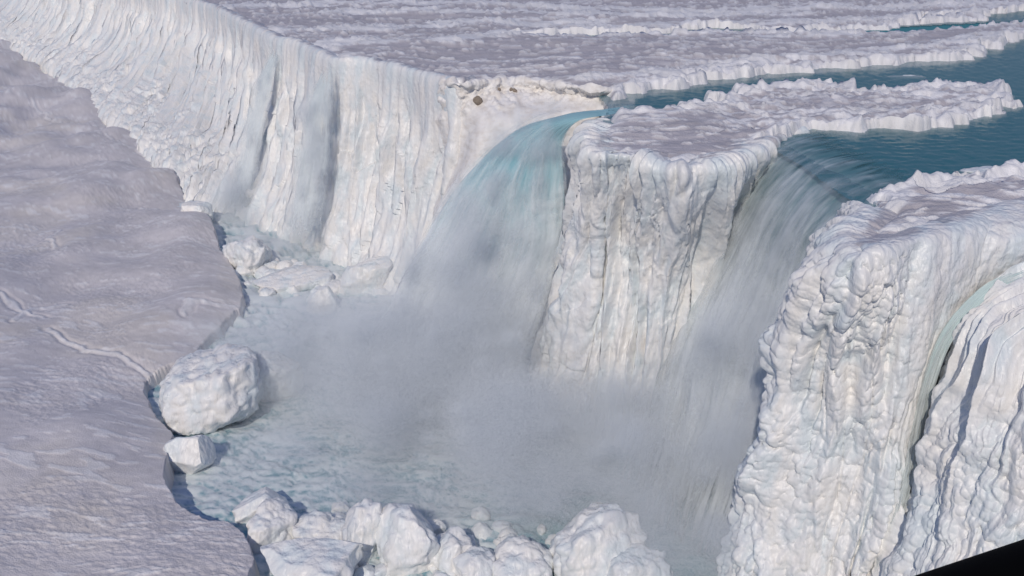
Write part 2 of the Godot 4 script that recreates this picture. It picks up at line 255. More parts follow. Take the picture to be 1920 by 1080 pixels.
func put(called: String, mesh: Mesh, m: Material, parent: Node = self) -> MeshInstance3D:
	var o := MeshInstance3D.new()
	o.name = called
	o.mesh = mesh
	o.material_override = m
	parent.add_child(o, true)
	return o


# ------------------------------------------------------------------ surfaces
func cat(a: Vector3, b: Vector3, c: Vector3, d: Vector3, t: float) -> Vector3:
	return 0.5 * ((2.0 * b) + (c - a) * t + (2.0 * a - 5.0 * b + 4.0 * c - d) * t * t + (3.0 * b - a - 3.0 * c + d) * t * t * t)


func grid_mesh(p: PackedVector3Array, w: int, h: int, out: Vector3, colors := PackedColorArray(), skip := PackedByteArray()) -> ArrayMesh:
	var n := PackedVector3Array()
	n.resize(p.size())
	var sign := 0.0
	for j in h:
		var j0 := maxi(j - 1, 0) * w
		var j1 := mini(j + 1, h - 1) * w
		for i in w:
			var a := p[j * w + mini(i + 1, w - 1)] - p[j * w + maxi(i - 1, 0)]
			var b := p[j1 + i] - p[j0 + i]
			var c := a.cross(b).normalized()
			n[j * w + i] = c
			sign += c.dot(out)
	var flip := sign < 0.0
	if flip:
		for i in n.size():
			n[i] = -n[i]
	var idx := PackedInt32Array()
	for j in h - 1:
		for i in w - 1:
			var a := j * w + i
			if skip.size() and skip[a] and skip[a + 1] and skip[a + w] and skip[a + w + 1]:
				continue
			if flip:
				idx.append_array(PackedInt32Array([a, a + 1, a + w, a + 1, a + w + 1, a + w]))
			else:
				idx.append_array(PackedInt32Array([a, a + w, a + 1, a + 1, a + w, a + w + 1]))
	return arrays_mesh(p, n, idx, colors)


func arrays_mesh(p: PackedVector3Array, n: PackedVector3Array, idx: PackedInt32Array, colors := PackedColorArray()) -> ArrayMesh:
	var arr := []
	arr.resize(Mesh.ARRAY_MAX)
	arr[Mesh.ARRAY_VERTEX] = p
	if n.size():
		arr[Mesh.ARRAY_NORMAL] = n
	if colors.size():
		arr[Mesh.ARRAY_COLOR] = colors
	arr[Mesh.ARRAY_INDEX] = idx
	var m := ArrayMesh.new()
	m.add_surface_from_arrays(Mesh.PRIMITIVE_TRIANGLES, arr)
	return m


# A smooth sheet through a net of points (columns of points), pushed out along its normal by disp(point, s, t).
func patch(net: Array, ns: int, nt: int, disp: Callable, out: Vector3, tint = null) -> ArrayMesh:
	ns = int(ns * Q)
	nt = int(nt * Q)
	var cols := net.size()
	var rows: int = net[0].size()
	var src := []
	for c in net:
		var pc := PackedVector3Array()
		for q in c:
			pc.append(Vector3(q[0], q[1], q[2]))
		src.append(pc)
	var cum := [0.0]
	for r in rows - 1:
		var s := 0.0
		for c in cols:
			s += src[c][r].distance_to(src[c][r + 1])
		cum.append(cum[-1] + s / cols)
	var dense := []
	for c in cols:
		var pc: PackedVector3Array = src[c]
		var o := PackedVector3Array()
		var r := 0
		for k in nt + 1:
			var want: float = cum[-1] * k / nt
			while r < rows - 2 and cum[r + 1] < want:
				r += 1
			var f: float = (want - cum[r]) / (cum[r + 1] - cum[r])
			o.append(cat(pc[maxi(r - 1, 0)], pc[r], pc[r + 1], pc[mini(r + 2, rows - 1)], f))
		dense.append(o)
	var along := [0.0]
	for c in cols - 1:
		along.append(along[-1] + maxf(dense[c][nt / 3].distance_to(dense[c + 1][nt / 3]), dense[c][nt * 3 / 4].distance_to(dense[c + 1][nt * 3 / 4])) / maxf(40.0, -dense[c][nt / 2].z))
	var w := ns + 1
	var h := nt + 1
	var p := PackedVector3Array()
	p.resize(w * h)
	var cc := 0
	for i in w:
		var want: float = along[-1] * i / ns
		while cc < cols - 2 and along[cc + 1] < want:
			cc += 1
		var f: float = (want - along[cc]) / (along[cc + 1] - along[cc])
		var a: PackedVector3Array = dense[maxi(cc - 1, 0)]
		var b: PackedVector3Array = dense[cc]
		var c: PackedVector3Array = dense[cc + 1]
		var d: PackedVector3Array = dense[mini(cc + 2, cols - 1)]
		for j in h:
			p[j * w + i] = cat(a[j], b[j], c[j], d[j], f)
	# normals of the smooth sheet
	var n := PackedVector3Array()
	n.resize(w * h)
	var sign := 0.0
	for j in h:
		var j0 := maxi(j - 2, 0) * w
		var j1 := mini(j + 2, h - 1) * w
		for i in w:
			var c := (p[j * w + mini(i + 2, w - 1)] - p[j * w + maxi(i - 2, 0)]).cross(p[j1 + i] - p[j0 + i]).normalized()
			n[j * w + i] = c
			sign += c.dot(out)
	var k := -1.0 if sign < 0.0 else 1.0
	var colors := PackedColorArray()
	if tint != null:
		colors.resize(w * h)
	var anchor := p.slice(h / 3 * w, h / 3 * w + w)
	for j in h:
		var t := float(j) / nt
		for i in w:
			var s := float(i) / ns
			var q := p[j * w + i]
			if tint != null:
				colors[j * w + i] = tint.call(q, s, t)
			p[j * w + i] = q + n[j * w + i] * (k * disp.call(q, s, t, anchor[i]))
	return grid_mesh(p, w, h, out, colors)


func bumps(cells: FastNoiseLite, x: float, y: float, z: float) -> float:
	# round knobs: 1 at the heart of a cell, falling to its rim
	var d := cells.get_noise_3d(x, y, z) + 1.0
	return 1.0 - minf(d, 1.0)


func knob(cells: FastNoiseLite, x: float, y: float, z: float) -> float:
	# steep-sided rounded knobs
	var d := cells.get_noise_3d(x, y, z) + 1.0
	return sqrt(maxf(0.0, 1.0 - 1.5 * d))


func steps(x: float, y: float, z: float) -> float:
	# faces left by blocks that broke away, each at its own depth
	return broken.get_noise_3d(x, y, z)


func crevice(x: float, y: float, z: float) -> float:
	# narrow clefts that run down the wall
	var n := middle.get_noise_3d(x + 70.0, y, z)
	return exp(-n * n / 0.004)


func cliff_tone(q: Vector3, _s: float, _t: float) -> Color:
	# bare grey crust with snow streaks on the shelf's top, clean white ice on the wall
	var e := edge_field.at(q.x, q.z) + 0.7 * fine.get_noise_2d(q.x * 0.8, q.z * 0.8)
	var s := snow_amount(q.x, q.z)
	var crust := smoothstep(-0.5, -1.3, e) * (1.0 - smoothstep(0.14, 0.3, s)) * float(q.y > -1.2)
	return Color.WHITE.lerp(Color(BARE.r / 0.8, BARE.g / 0.8, BARE.b / 0.8), crust)


func far_wall(q: Vector3, _s: float, t: float, c0: Vector3) -> float:
	var wx := c0.x + 1.2 * middle.get_noise_3d(c0.x, q.y * 0.3, c0.z)
	var far := smoothstep(-150.0, -200.0, q.z)
	var low := smoothstep(lerpf(0.7, 0.5, far), lerpf(1.0, 0.75, far), t + 0.35 * middle.get_noise_3d(q.x * 0.5, q.y * 0.5, q.z * 0.5))
	var vary := 0.55 + 1.6 * maxf(0.0, 0.3 + broad.get_noise_3d(q.x * 2.0, q.y * 2.0, q.z * 2.0))
	var a := 2.0 * middle.get_noise_3d(wx * 1.2, q.y * 0.08, c0.z * 1.2)
	var b := 1.3 * vary * flute.get_noise_3d(wx * 0.9, q.y * 0.06, c0.z * 0.9) + 0.3 * steps(wx * 0.9, q.y * 0.3, c0.z * 0.9)
	var c := 0.8 * fine.get_noise_3d(wx * 0.9, q.y * 0.08, c0.z * 0.9) + 0.3 * fine.get_noise_3d(wx * 1.7, q.y * 0.3, c0.z * 1.7)
	var r := 0.8 * bumps(lump, q.x * 0.6, q.y * 0.4, q.z * 0.6) + 0.9 * fine.get_noise_3d(q.x * 0.4, q.y * 0.25, q.z * 0.4)
	var top := smoothstep(0.03, 0.16, t)
	return (a * (1.0 - 0.4 * low) + b * (1.0 - 0.4 * low) + c) * lerpf(0.2, 1.0, top) + r * low + 0.5 * top - 0.9 * vary * top * crevice(wx * 1.1, q.y * 0.08, c0.z * 1.1)


func ledge_wall(q: Vector3, s: float, t: float, c0: Vector3) -> float:
	var rim := 1.0 - smoothstep(0.12, 0.2, t + 0.04 * fine.get_noise_3d(q.x, q.y, q.z))
	var smooth := smoothstep(0.05, 0.2, s)
	return (0.55 * fine.get_noise_3d(q.x * 0.9, q.y * 0.9, q.z * 0.9) + 0.35 * bumps(small_lump, q.x * 0.8, q.y * 0.8, q.z * 0.8)) * rim + 0.18 * fine.get_noise_3d(q.x * 0.5, q.y * 0.5, q.z * 0.5) + 0.5 * middle.get_noise_3d(q.x, q.y, q.z) + (1.0 - smooth) * 0.8 * flute.get_noise_3d(c0.x, q.y * 0.1, c0.z)


func drapery_wall(q: Vector3, s: float, t: float, c0: Vector3) -> float:
	var top := smoothstep(0.05, 0.12, t)
	var wx := c0.x + 0.7 * middle.get_noise_3d(q.x * 1.5, q.y * 0.4, q.z * 1.5)
	var left := 1.0 - smoothstep(0.5, 0.75, s)
	var a := 2.0 * middle.get_noise_3d(wx * 1.9, q.y * 0.13, c0.z * 1.9)
	var b := 1.5 * flute.get_noise_3d(wx * 1.2, q.y * 0.10, c0.z * 1.2)
	var c := 0.6 * fine.get_noise_3d(wx * 1.1, q.y * 0.16, c0.z * 1.1) + 0.16 * fine.get_noise_3d(wx * 3.5, q.y * 0.9, c0.z * 3.5)
	var knobs := 0.45 * bumps(lump, wx * 1.1, q.y * 0.22, c0.z * 1.1) + 0.3 * bumps(small_lump, wx * 1.1, q.y * 0.32, c0.z * 1.1)
	return (a + b * lerpf(0.35, 1.0, left) + c * lerpf(0.6, 1.0, left)) * lerpf(0.35, 1.0, top) + knobs * lerpf(0.3, 1.0, left) * lerpf(0.2, 1.0, top) + 0.4 * top - lerpf(0.2, 1.0, left) * top * (0.8 * crevice(wx * 1.6, q.y * 0.12, c0.z * 1.6) - 0.12 * steps(wx * 2.0, q.y * 0.5, c0.z * 2.0) + 0.3 * crevice(wx * 3.6 + 20.0, q.y * 0.25, c0.z * 3.6))


func knobbly_wall(q: Vector3, s: float, t: float, c0: Vector3) -> float:
	var top := smoothstep(0.05, 0.16, t)
	var wx := c0.x + 0.8 * middle.get_noise_3d(c0.x * 1.2, q.y * 0.5, c0.z * 1.2)
	var a := 1.9 * middle.get_noise_3d(wx * 1.5, q.y * 0.17, c0.z * 1.5)
	var b := 1.3 * flute.get_noise_3d(wx * 0.8, q.y * 0.16, c0.z * 0.8)
	var calm := smoothstep(0.50, 0.60, s + 0.04 * middle.get_noise_3d(q.x, q.y, q.z)) * (1.0 - smoothstep(0.55, 0.8, t + 0.1 * middle.get_noise_3d(q.z, q.y, q.x)))
	var k := 1.0 - 0.85 * calm
	var patchy := smoothstep(-0.35, 0.25, middle.get_noise_3d(q.x * 1.4 + 30.0, q.y * 0.7, q.z * 1.4))
	var jig := 0.25 * fine.get_noise_3d(q.x, q.y, q.z)
	var knobs := 0.75 * knob(small_lump, q.x * 0.8 + jig, q.y * 0.42, q.z * 0.8) + 0.38 * knob(small_lump, q.x * 1.7, q.y * 1.1 + jig, q.z * 1.7 + 9.0) + 0.6 * bumps(lump, q.x, q.y * 0.4, q.z)
	var gully := 1.0 - 0.8 * smoothstep(0.66, 0.76, s)
	return gully * ((a * (1.0 - 0.5 * calm) + b * k) * lerpf(0.15, 1.0, top) + knobs * lerpf(0.5, 1.0, patchy) * k * lerpf(0.1, 1.0, top)) + 0.12 * fine.get_noise_3d(q.x, q.y, q.z) - gully * k * top * (0.7 * crevice(wx * 1.5, q.y * 0.2, c0.z * 1.5) + 0.25 * crevice(wx * 3.4 + 20.0, q.y * 0.4, c0.z * 3.4))


func flowing_wall(q: Vector3, s: float, t: float, c0: Vector3) -> float:
	var low := smoothstep(0.25, 0.5, t + 0.2 * middle.get_noise_3d(q.x, q.y, q.z))
	var w := s * 34.0 + 1.2 * middle.get_noise_2d(s * 30.0, t * 40.0)
	var ridge := 0.6 * flute.get_noise_2d(w * 1.2, t * 3.0) + 0.4 * streak.get_noise_2d(w * 2.0, t * 4.0) + 1.3 * middle.get_noise_2d(w * 2.2, t * 6.0)
	var knobs := 0.5 * bumps(lump, q.x * 0.9, q.y * 0.5, q.z * 0.9) + 0.45 * knob(small_lump, q.x * 0.8, q.y * 0.45, q.z * 0.8) + 0.2 * knob(small_lump, q.x * 1.7, q.y * 1.2, q.z * 1.7)
	return ridge * (1.0 - 0.55 * low) + knobs * (0.15 + 0.85 * low) + 0.8 * low * middle.get_noise_3d(q.x, q.y, q.z)


# ------------------------------------------------------------------ the shelf's top: height and colour
func snow_amount(x: float, z: float) -> float:
	# wind-laid snow streaks lying proud of the bare ice
	var w := z + 3.0 * broad.get_noise_2d(x, z * 2.0)
	var a := streak.get_noise_2d(x * 0.12 + 0.1 * z, w * 0.7)
	var b := streak.get_noise_2d(x * 0.6 + 40.0, w * 2.1)
	var c := streak.get_noise_2d(x * 0.035 - 90.0, w * 0.35)
	return a * 0.3 + b * 0.72 + c * 0.3


func water_level(x: float, z: float) -> float:
	return RIVER_LEVEL if z > -170.0 - 0.4 * x else STREAM_LEVEL


func shelf(x: float, z: float) -> Vector2:
	# (height, share of snow)
	var jx := x + 0.9 * fine.get_noise_2d(x * 0.35, z * 0.35) + 1.8 * middle.get_noise_2d(x * 1.3, z * 1.3)
	var jz := z + 0.9 * fine.get_noise_2d(x * 0.35 + 50.0, z * 0.35) + 1.8 * middle.get_noise_2d(x * 1.3 + 70.0, z * 1.3)
	var e := edge_field.at(x, z)
	var wd := water_field.at(jx, jz)
	var h := 0.9 * broad.get_noise_2d(x, z) * smoothstep(0.0, 14.0, -e) * smoothstep(0.0, 16.0, wd) + 0.25 * middle.get_noise_2d(x * 0.6, z * 1.6)
	var s := snow_amount(x, z)
	var rd := ridge_field.at(x + 2.0 * middle.get_noise_2d(x * 0.4, z * 0.4), z + 1.2 * middle.get_noise_2d(z * 0.4, x * 0.4))
	var far := clampf(-z / 140.0, 0.6, 2.2)
	var rw := 1.8 + maxf(0.0, -z - 120.0) * 0.045
	var r := exp(-rd * rd / (rw * rw)) * (0.7 + 0.5 * streak.get_noise_2d(x * 0.3, z * 0.3))
	var bank := exp(-maxf(wd - 0.6, 0.0) / 2.2)
	var rocky := 0.0
	if bank > 0.1:
		rocky = 0.5 * bumps(lump, x * 1.1, z * 1.1, 3.0) + 0.3 * bumps(small_lump, x * 0.8, z * 0.8, 5.0) - 0.25 + 0.5 * fine.get_noise_2d(x * 0.45, z * 0.45)
	var snow := smoothstep(0.22, 0.36, s) * 0.9
	snow = maxf(snow, smoothstep(0.30, 0.42, r + 0.35 * s))
	snow = maxf(snow, smoothstep(0.3, 0.6, bank + 0.6 * s))
	h += 0.30 * smoothstep(0.18, 0.42, s) * minf(far, 1.6) + 0.10 * fine.get_noise_2d(x * 0.5, z * 1.6) + r * (0.3 + 0.25 * far) + 0.2 * bank + bank * rocky
	h -= (0.4 if z > -170.0 - 0.4 * x else 0.1) * maxf(0.0, 1.0 - absf(wd) / 6.0)
	if wd < 0.3:
		var level := water_level(x, z)
		var slump := 0.7 + 0.9 * fine.get_noise_2d(x * 0.6, z * 0.6)
		var k := smoothstep(0.3, -0.7 - maxf(slump, 0.0), wd)
		h = lerpf(h, level - 0.15 + (0.45 if level == RIVER_LEVEL else 1.3) * minf(wd, 0.0), k) + k * (1.0 - k) * (1.4 * fine.get_noise_2d(x * 1.3, z * 1.3) + 0.9 * fine.get_noise_2d(x * 3.1, z * 3.1))
		h = maxf(h, level - 3.2 + 0.4 * middle.get_noise_2d(x, z))
		if wd < -0.3:
			snow = 0.9
	if e > -4.0:
		var k := e + 4.0
		h -= 0.06 * k * k
		snow = maxf(snow, smoothstep(0.9, 2.6, k + 2.5 * s))
		if e > -2.6 and z > -150.0 and wd > -3.0 and wd < 5.0:
			h -= minf(0.5 * (e + 2.6) * (e + 2.6), 2.2) * smoothstep(5.0, 3.0, wd)
	return Vector2(h, snow)


func sheet_height(x: float, z: float) -> Vector3:
	# (height, share of snow, distance outside the edge)
	var jx := x + 0.3 * fine.get_noise_2d(x * 0.3, z * 0.3)
	var jz := z + 0.3 * fine.get_noise_2d(z * 0.3, x * 0.3 + 9.0)
	var e := sheet_field.at(jx, jz)
	var far := clampf(-z / 110.0, 0.5, 2.5)
	var h := -28.0 + 1.6 * broad.get_noise_2d(x * 1.3 + 80.0, z * 0.9) * far + 0.35 * middle.get_noise_2d(x * 0.3, z * 0.5)
	var s := snow_amount(x + 300.0, z + 77.0)
	var rough := smoothstep(-0.1, 0.35, middle.get_noise_2d(x * 0.35 + 20.0, z * 0.35))
	h += rough * (0.06 * fine.get_noise_2d(x * 2.2, z * 2.2) + 0.10 * maxf(0.0, fine.get_noise_2d(x * 0.9, z * 2.4))) + 0.03 * fine.get_noise_2d(x, z * 1.5) + 0.05 * rough * bumps(small_lump, x * 1.2, z * 1.6, 2.0) + 0.06 * smoothstep(0.2, 0.4, s)
	var cd := crack_field.at(x + 0.8 * fine.get_noise_2d(x * 0.25, z * 0.25), z + 0.8 * fine.get_noise_2d(z * 0.25, x * 0.25))
	h += 0.16 * exp(-cd * cd / 0.12) - 0.2 * exp(-(cd - 0.6) * (cd - 0.6) / 0.1)
	if e > -9.0:
		var k := e + 9.0
		h -= 0.016 * k * k * minf(far, 1.5)
	if e > -0.2:
		h -= minf((e + 0.2) * 7.0, 6.0)
	var snow := smoothstep(0.24, 0.42, s) * 0.6
	snow = maxf(snow, exp(-cd * cd / 0.12))
	return Vector3(h, snow, e)


const BARE = Color(0.50, 0.478, 0.50)
const SNOW = Color(0.80, 0.80, 0.81)


# ------------------------------------------------------------------ blocks of ice
func ice_block_mesh(size: Vector3, seed_: int, square: float, rough: float, n := 34, cuts := 6) -> ArrayMesh:
	var dirs := [[Vector3.RIGHT, Vector3.UP, Vector3.BACK], [Vector3.LEFT, Vector3.UP, Vector3.FORWARD], [Vector3.UP, Vector3.BACK, Vector3.RIGHT], [Vector3.DOWN, Vector3.FORWARD, Vector3.RIGHT], [Vector3.BACK, Vector3.UP, Vector3.LEFT], [Vector3.FORWARD, Vector3.UP, Vector3.RIGHT]]
	var st := SurfaceTool.new()
	st.begin(Mesh.PRIMITIVE_TRIANGLES)
	st.set_smooth_group(0)
	var off := Vector3(seed_ * 7.3, seed_ * 3.1, seed_ * 5.7)
	var rng := RandomNumberGenerator.new()
	rng.seed = 900 + seed_
	var planes := []
	for c in cuts:
		planes.append([Vector3(rng.randfn(), rng.randfn() * 0.7, rng.randfn()).normalized(), rng.randf_range(0.62, 0.9)])
	var big := (size.x + size.y + size.z) / 3.0
	for f in dirs:
		var p := PackedVector3Array()
		for j in n + 1:
			for i in n + 1:
				var u := tan((float(i) / n - 0.5) * PI / 2.0)
				var v := tan((float(j) / n - 0.5) * PI / 2.0)
				var d: Vector3 = (f[0] + f[1] * v + f[2] * u)
				var sph := d.normalized()
				var q := sph.lerp(d / 1.12, square)
				var a := q * big * 0.5 + off
				var k := 1.0 + 0.42 * middle.get_noise_3d(a.x * 9.0 / big, a.y * 9.0 / big, a.z * 9.0 / big)
				var unit := q * k
				for c in planes:
					unit -= c[0] * maxf(0.0, unit.dot(c[0]) - c[1])
				var w := unit * size * 0.5
				var b := w + off
				w += sph * rough * (0.6 * bumps(lump, b.x * 1.1, b.y * 0.7, b.z * 1.1) + 0.3 * knob(small_lump, b.x * 0.8, b.y * 0.7, b.z * 0.8) + 0.25 * fine.get_noise_3d(b.x * 1.5, b.y * 1.5, b.z * 1.5))
				p.append(w)
		for j in n:
			for i in n:
				var a := j * (n + 1) + i
				for k in [a, a + n + 1, a + 1, a + 1, a + n + 1, a + n + 2]:
					st.add_vertex(p[k])
	st.index()
	st.generate_normals()
	return st.commit()


func ice_block(called: String, at: Vector3, size: Vector3, seed_: int, label: String, square := 0.3, rough := 0.7, turn := Vector3.ZERO, category := "ice block", group := "") -> MeshInstance3D:
	var o := put(called, ice_block_mesh(size, seed_, square, rough), M.ice)
	o.position = at + Vector3(0, size.y * 0.32, 0)
	o.rotation_degrees = turn
	tag(o, label, category, group)
	return o


# ------------------------------------------------------------------ materials
func noise_texture(n: FastNoiseLite, ramp: Gradient = null, size := 512) -> NoiseTexture2D:
	var t := NoiseTexture2D.new()
	t.width = size
	t.height = size
	t.seamless = true
	t.noise = n
	if ramp:
		t.color_ramp = ramp
	return t


func ramp_of(a: Color, b: Color, lo := 0.3, hi := 0.7) -> Gradient:
	var g := Gradient.new()
	g.offsets = PackedFloat32Array([lo, hi])
	g.colors = PackedColorArray([a.linear_to_srgb(), b.linear_to_srgb()])
	return g


func surface(rough: float, spec: float, tri := Vector3.ZERO, albedo: Texture2D = null, bump: Texture2D = null, depth := 0.0) -> StandardMaterial3D:
	var m := StandardMaterial3D.new()
	m.roughness = rough
	m.metallic_specular = spec
	if tri != Vector3.ZERO:
		m.uv1_triplanar = true
		m.uv1_world_triplanar = true
		m.uv1_scale = tri
	if albedo:
		m.albedo_texture = albedo
	if bump:
		m.heightmap_enabled = true
		m.heightmap_texture = bump
		m.heightmap_scale = depth
	return m


func make_materials() -> void:
	var grain := noise_texture(make_noise(31, 0.02, 5))
	var tones := Gradient.new()
	tones.offsets = PackedFloat32Array([0.22, 0.45, 0.6, 0.8])
	tones.colors = PackedColorArray([Color(0.69, 0.755, 0.785).linear_to_srgb(), Color(0.78, 0.795, 0.805).linear_to_srgb(), Color(0.82, 0.82, 0.81).linear_to_srgb(), Color(0.82, 0.80, 0.775).linear_to_srgb()])
	var ice_tone := noise_texture(make_noise(32, 0.005, 4), tones)
	M.ice = surface(0.42, 0.5, Vector3(0.11, 0.06, 0.11), ice_tone, grain, 14.0)
	var ledge_tone := noise_texture(make_noise(35, 0.012, 5), ramp_of(Color(0.70, 0.66, 0.62), Color(0.84, 0.83, 0.81), 0.2, 0.55))
	M.ledge = surface(0.5, 0.4, Vector3(0.07, 0.12, 0.07), ledge_tone, grain, 8.0)
	M.ice.vertex_color_use_as_albedo = true
	M.top = surface(0.55, 0.4, Vector3(0.35, 0.35, 0.35), null, grain, 5.0)
	M.top.vertex_color_use_as_albedo = true
	M.sheet = surface(0.5, 0.45, Vector3(0.4, 0.4, 0.4), null, grain, 4.0)
	M.sheet.vertex_color_use_as_albedo = true
	M.river = surface(0.16, 0.22)
	M.river.transparency = BaseMaterial3D.TRANSPARENCY_ALPHA
	var c := Color(0.06, 0.235, 0.29).linear_to_srgb()
	M.river.albedo_color = Color(c.r, c.g, c.b, 0.52)
	M.pool = surface(0.3, 0.4)
	M.pool.vertex_color_use_as_albedo = true
	M.fall = surface(0.6, 0.3)
	M.fall.vertex_color_use_as_albedo = true
	M.fall.transparency = BaseMaterial3D.TRANSPARENCY_ALPHA
	M.fall.cull_mode = BaseMaterial3D.CULL_DISABLED
	M.stone = surface(0.9, 0.3, Vector3(1, 1, 1), noise_texture(make_noise(36, 0.03, 4), ramp_of(Color(0.18, 0.145, 0.115), Color(0.40, 0.34, 0.28)), 256))
	M.spray = surface(0.9, 0.2)
	M.spray.albedo_color = Color(0.80, 0.85, 0.89).linear_to_srgb()
	M.rubber = surface(0.9, 0.2)
	M.rubber.albedo_color = Color(0.012, 0.012, 0.013)


func fog(albedo: Color, density: float) -> FogMaterial:
	var f := FogMaterial.new()
	f.albedo = albedo.linear_to_srgb()
	f.density = density
	return f


# ------------------------------------------------------------------
func _ready() -> void:
	broken.cellular_return_type = FastNoiseLite.RETURN_CELL_VALUE
	# camera
	var cam := Camera3D.new()
	cam.name = "camera"
	add_child(cam)
	cam.position = Vector3(0, 20, 0)
	cam.rotation_degrees = Vector3(-21.3, 0, 0)
	cam.fov = 34.02
	cam.near = 0.05
	cam.far = 8000.0
	cam.current = true
	# sky and exposure
	var we := WorldEnvironment.new()
	we.name = "world_environment"
	var env := Environment.new()
	env.background_mode = Environment.BG_SKY
	var sm := ProceduralSkyMaterial.new()
	sm.sky_top_color = Color(0.36, 0.46, 0.68)
	sm.sky_horizon_color = Color(0.70, 0.74, 0.82)
	sm.sky_curve = 0.15
	sm.ground_horizon_color = Color(0.66, 0.70, 0.78)
	sm.ground_bottom_color = Color(0.60, 0.62, 0.68)
	var sky := Sky.new()
	sky.sky_material = sm
	env.sky = sky
	env.tonemap_mode = Environment.TONE_MAPPER_LINEAR
	env.tonemap_exposure = 0.72
	env.sdfgi_enabled = true
	env.ssao_enabled = true
	env.ssil_enabled = true
	we.environment = env
	add_child(we)
	# sun: behind the camera and a little to its left
	var sun := DirectionalLight3D.new()
	sun.name = "sun"
	sun.light_color = Color(1.0, 0.955, 0.90)
	sun.light_energy = 1.0
	sun.light_angular_distance = 0.5
	sun.shadow_enabled = true
	add_child(sun)
	sun.rotation_degrees = Vector3(-38, -14, 0)

	make_materials()
	make_fields()
	make_shelf()
	make_cliffs()
	make_sheet()
	make_water()
	make_falls()
	make_blocks()
	make_chunks()
	make_small_things()
	make_mist()


func make_fields() -> void:
	for q in PROMONTORY_AREA:
		middle_area.append(Vector2(q[0], q[1]))
	for q in NEAR_AREA:
		near_area.append(Vector2(q[0], q[1]))
	var far_right := [[520.0, -75.0], [1500.0, -400.0], [1500.0, -2500.0], [-1500.0, -2500.0]]
	edge_field = Field.new()
	edge_field.setup([EDGE + far_right], true, Vector2(-420, -700), Vector2(190, -40), 1.0)
	water_field = Field.new()
	water_field.setup([RIVER, STREAM, STREAM_ISLET], true, Vector2(-40, -360), Vector2(190, -40), 0.7)
	ridge_field = Field.new()
	ridge_field.setup(RIDGES, false, Vector2(-160, -420), Vector2(220, -90), 1.5)
	sheet_field = Field.new()
	sheet_field.setup([SHEET], true, Vector2(-420, -560), Vector2(0, -40), 1.0)
	crack_field = Field.new()
	crack_field.setup(CRACKS, false, Vector2(-160, -290), Vector2(-10, -60), 0.6)


func polar(w: int, rows: PackedFloat32Array, a0: float, a1: float) -> PackedVector3Array:
	var p := PackedVector3Array()
	for r in rows:
		for i in w:
			var a := lerpf(a0, a1, float(i) / (w - 1))
			p.append(Vector3(r * sin(a), 0, -r * cos(a)))
	return p


func make_shelf() -> void:
	var rows := PackedFloat32Array()
	var nr := int(430 * Q)
	for j in nr:
		rows.append(1.0 / lerpf(1.0 / 50.0, 1.0 / 330.0, float(j) / nr))
	for j in 40:
		rows.append(330.0 * pow(12.0, j / 39.0))
	var w := int(760 * Q)
	var p := polar(w, rows, deg_to_rad(-44), deg_to_rad(44))
	var h := rows.size()
	var colors := PackedColorArray()
	colors.resize(p.size())
	var skip := PackedByteArray()
	skip.resize(p.size())
	for i in p.size():
		var x := p[i].x
		var z := p[i].z
		var e := edge_field.at(x, z)
		if e > -0.1:
			skip[i] = 1
			continue
		var hs := shelf(x, z)
		if x > 18.0 and z > -150.0 and e < -6.0:
			var tongue := smoothstep(14.0, 6.0, water_field.at(x, z)) * smoothstep(18.0, 26.0, x)
			hs.x += -0.4 * tongue * smoothstep(0.0, 1.0, water_field.at(x, z)) + 0.75 * tongue * smoothstep(0.2, 1.5, water_field.at(x, z)) * (0.55 * middle.get_noise_2d(x * 1.6, z * 1.6) + 0.4 * fine.get_noise_2d(x * 0.7, z * 0.7))
			hs.y = maxf(hs.y, tongue * smoothstep(0.0, 0.25, fine.get_noise_2d(x * 0.5, z * 0.9) + 0.1))
		p[i].y = hs.x
		var tone := 1.0 + 0.10 * middle.get_noise_2d(x * 0.7, z * 1.5) + 0.12 * fine.get_noise_2d(x, z * 1.8)
		var c := BARE.lerp(SNOW, hs.y)
		colors[i] = Color(c.r * tone, c.g * tone, c.b * tone)
	# one mesh for the shelf itself, one for the top of each of the two promontories
	var n3 := grid_normals(p, w, h)
	var idx := [PackedInt32Array(), PackedInt32Array(), PackedInt32Array()]
	for j in h - 1:
		for i in w - 1:
			var a := j * w + i
			if skip[a] or skip[a + 1] or skip[a + w] or skip[a + w + 1]:
				continue
			var q := p[a]
			var k := 0
			if q.z > -150.0 and water_field.at(q.x, q.z) > -0.9:
				if Geometry2D.is_point_in_polygon(Vector2(q.x, q.z), middle_area):
					k = 1
				elif Geometry2D.is_point_in_polygon(Vector2(q.x, q.z), near_area):
					k = 2
			idx[k].append_array(PackedInt32Array([a, a + w, a + 1, a + 1, a + w, a + w + 1]))
	var plateau := put("ice_plateau", arrays_mesh(p, n3, idx[0], colors), M.top)
	tag(plateau, "wind-streaked grey top of the ice shelf stretching away behind the rivers", "", "", "structure")
	for k in [1, 2]:
		var used := {}
		var q := PackedVector3Array()
		var qn := PackedVector3Array()
		var qc := PackedColorArray()
		var qi := PackedInt32Array()
		for a in idx[k]:
			if not used.has(a):
				used[a] = q.size()
				q.append(p[a])
				qn.append(n3[a])
				qc.append(colors[a])
			qi.append(used[a])
		tops[k] = arrays_mesh(q, qn, qi, qc)


var tops := {}
var middle_area := PackedVector2Array()
var near_area := PackedVector2Array()


func grid_normals(p: PackedVector3Array, w: int, h: int) -> PackedVector3Array:
	var n := PackedVector3Array()
	n.resize(p.size())
	for j in h:
		var j0 := maxi(j - 1, 0) * w
		var j1 := mini(j + 1, h - 1) * w
		for i in w:
			var c := (p[j1 + i] - p[j0 + i]).cross(p[j * w + mini(i + 1, w - 1)] - p[j * w + maxi(i - 1, 0)]).normalized()
			n[j * w + i] = c if c.y > 0.0 else -c
	return n


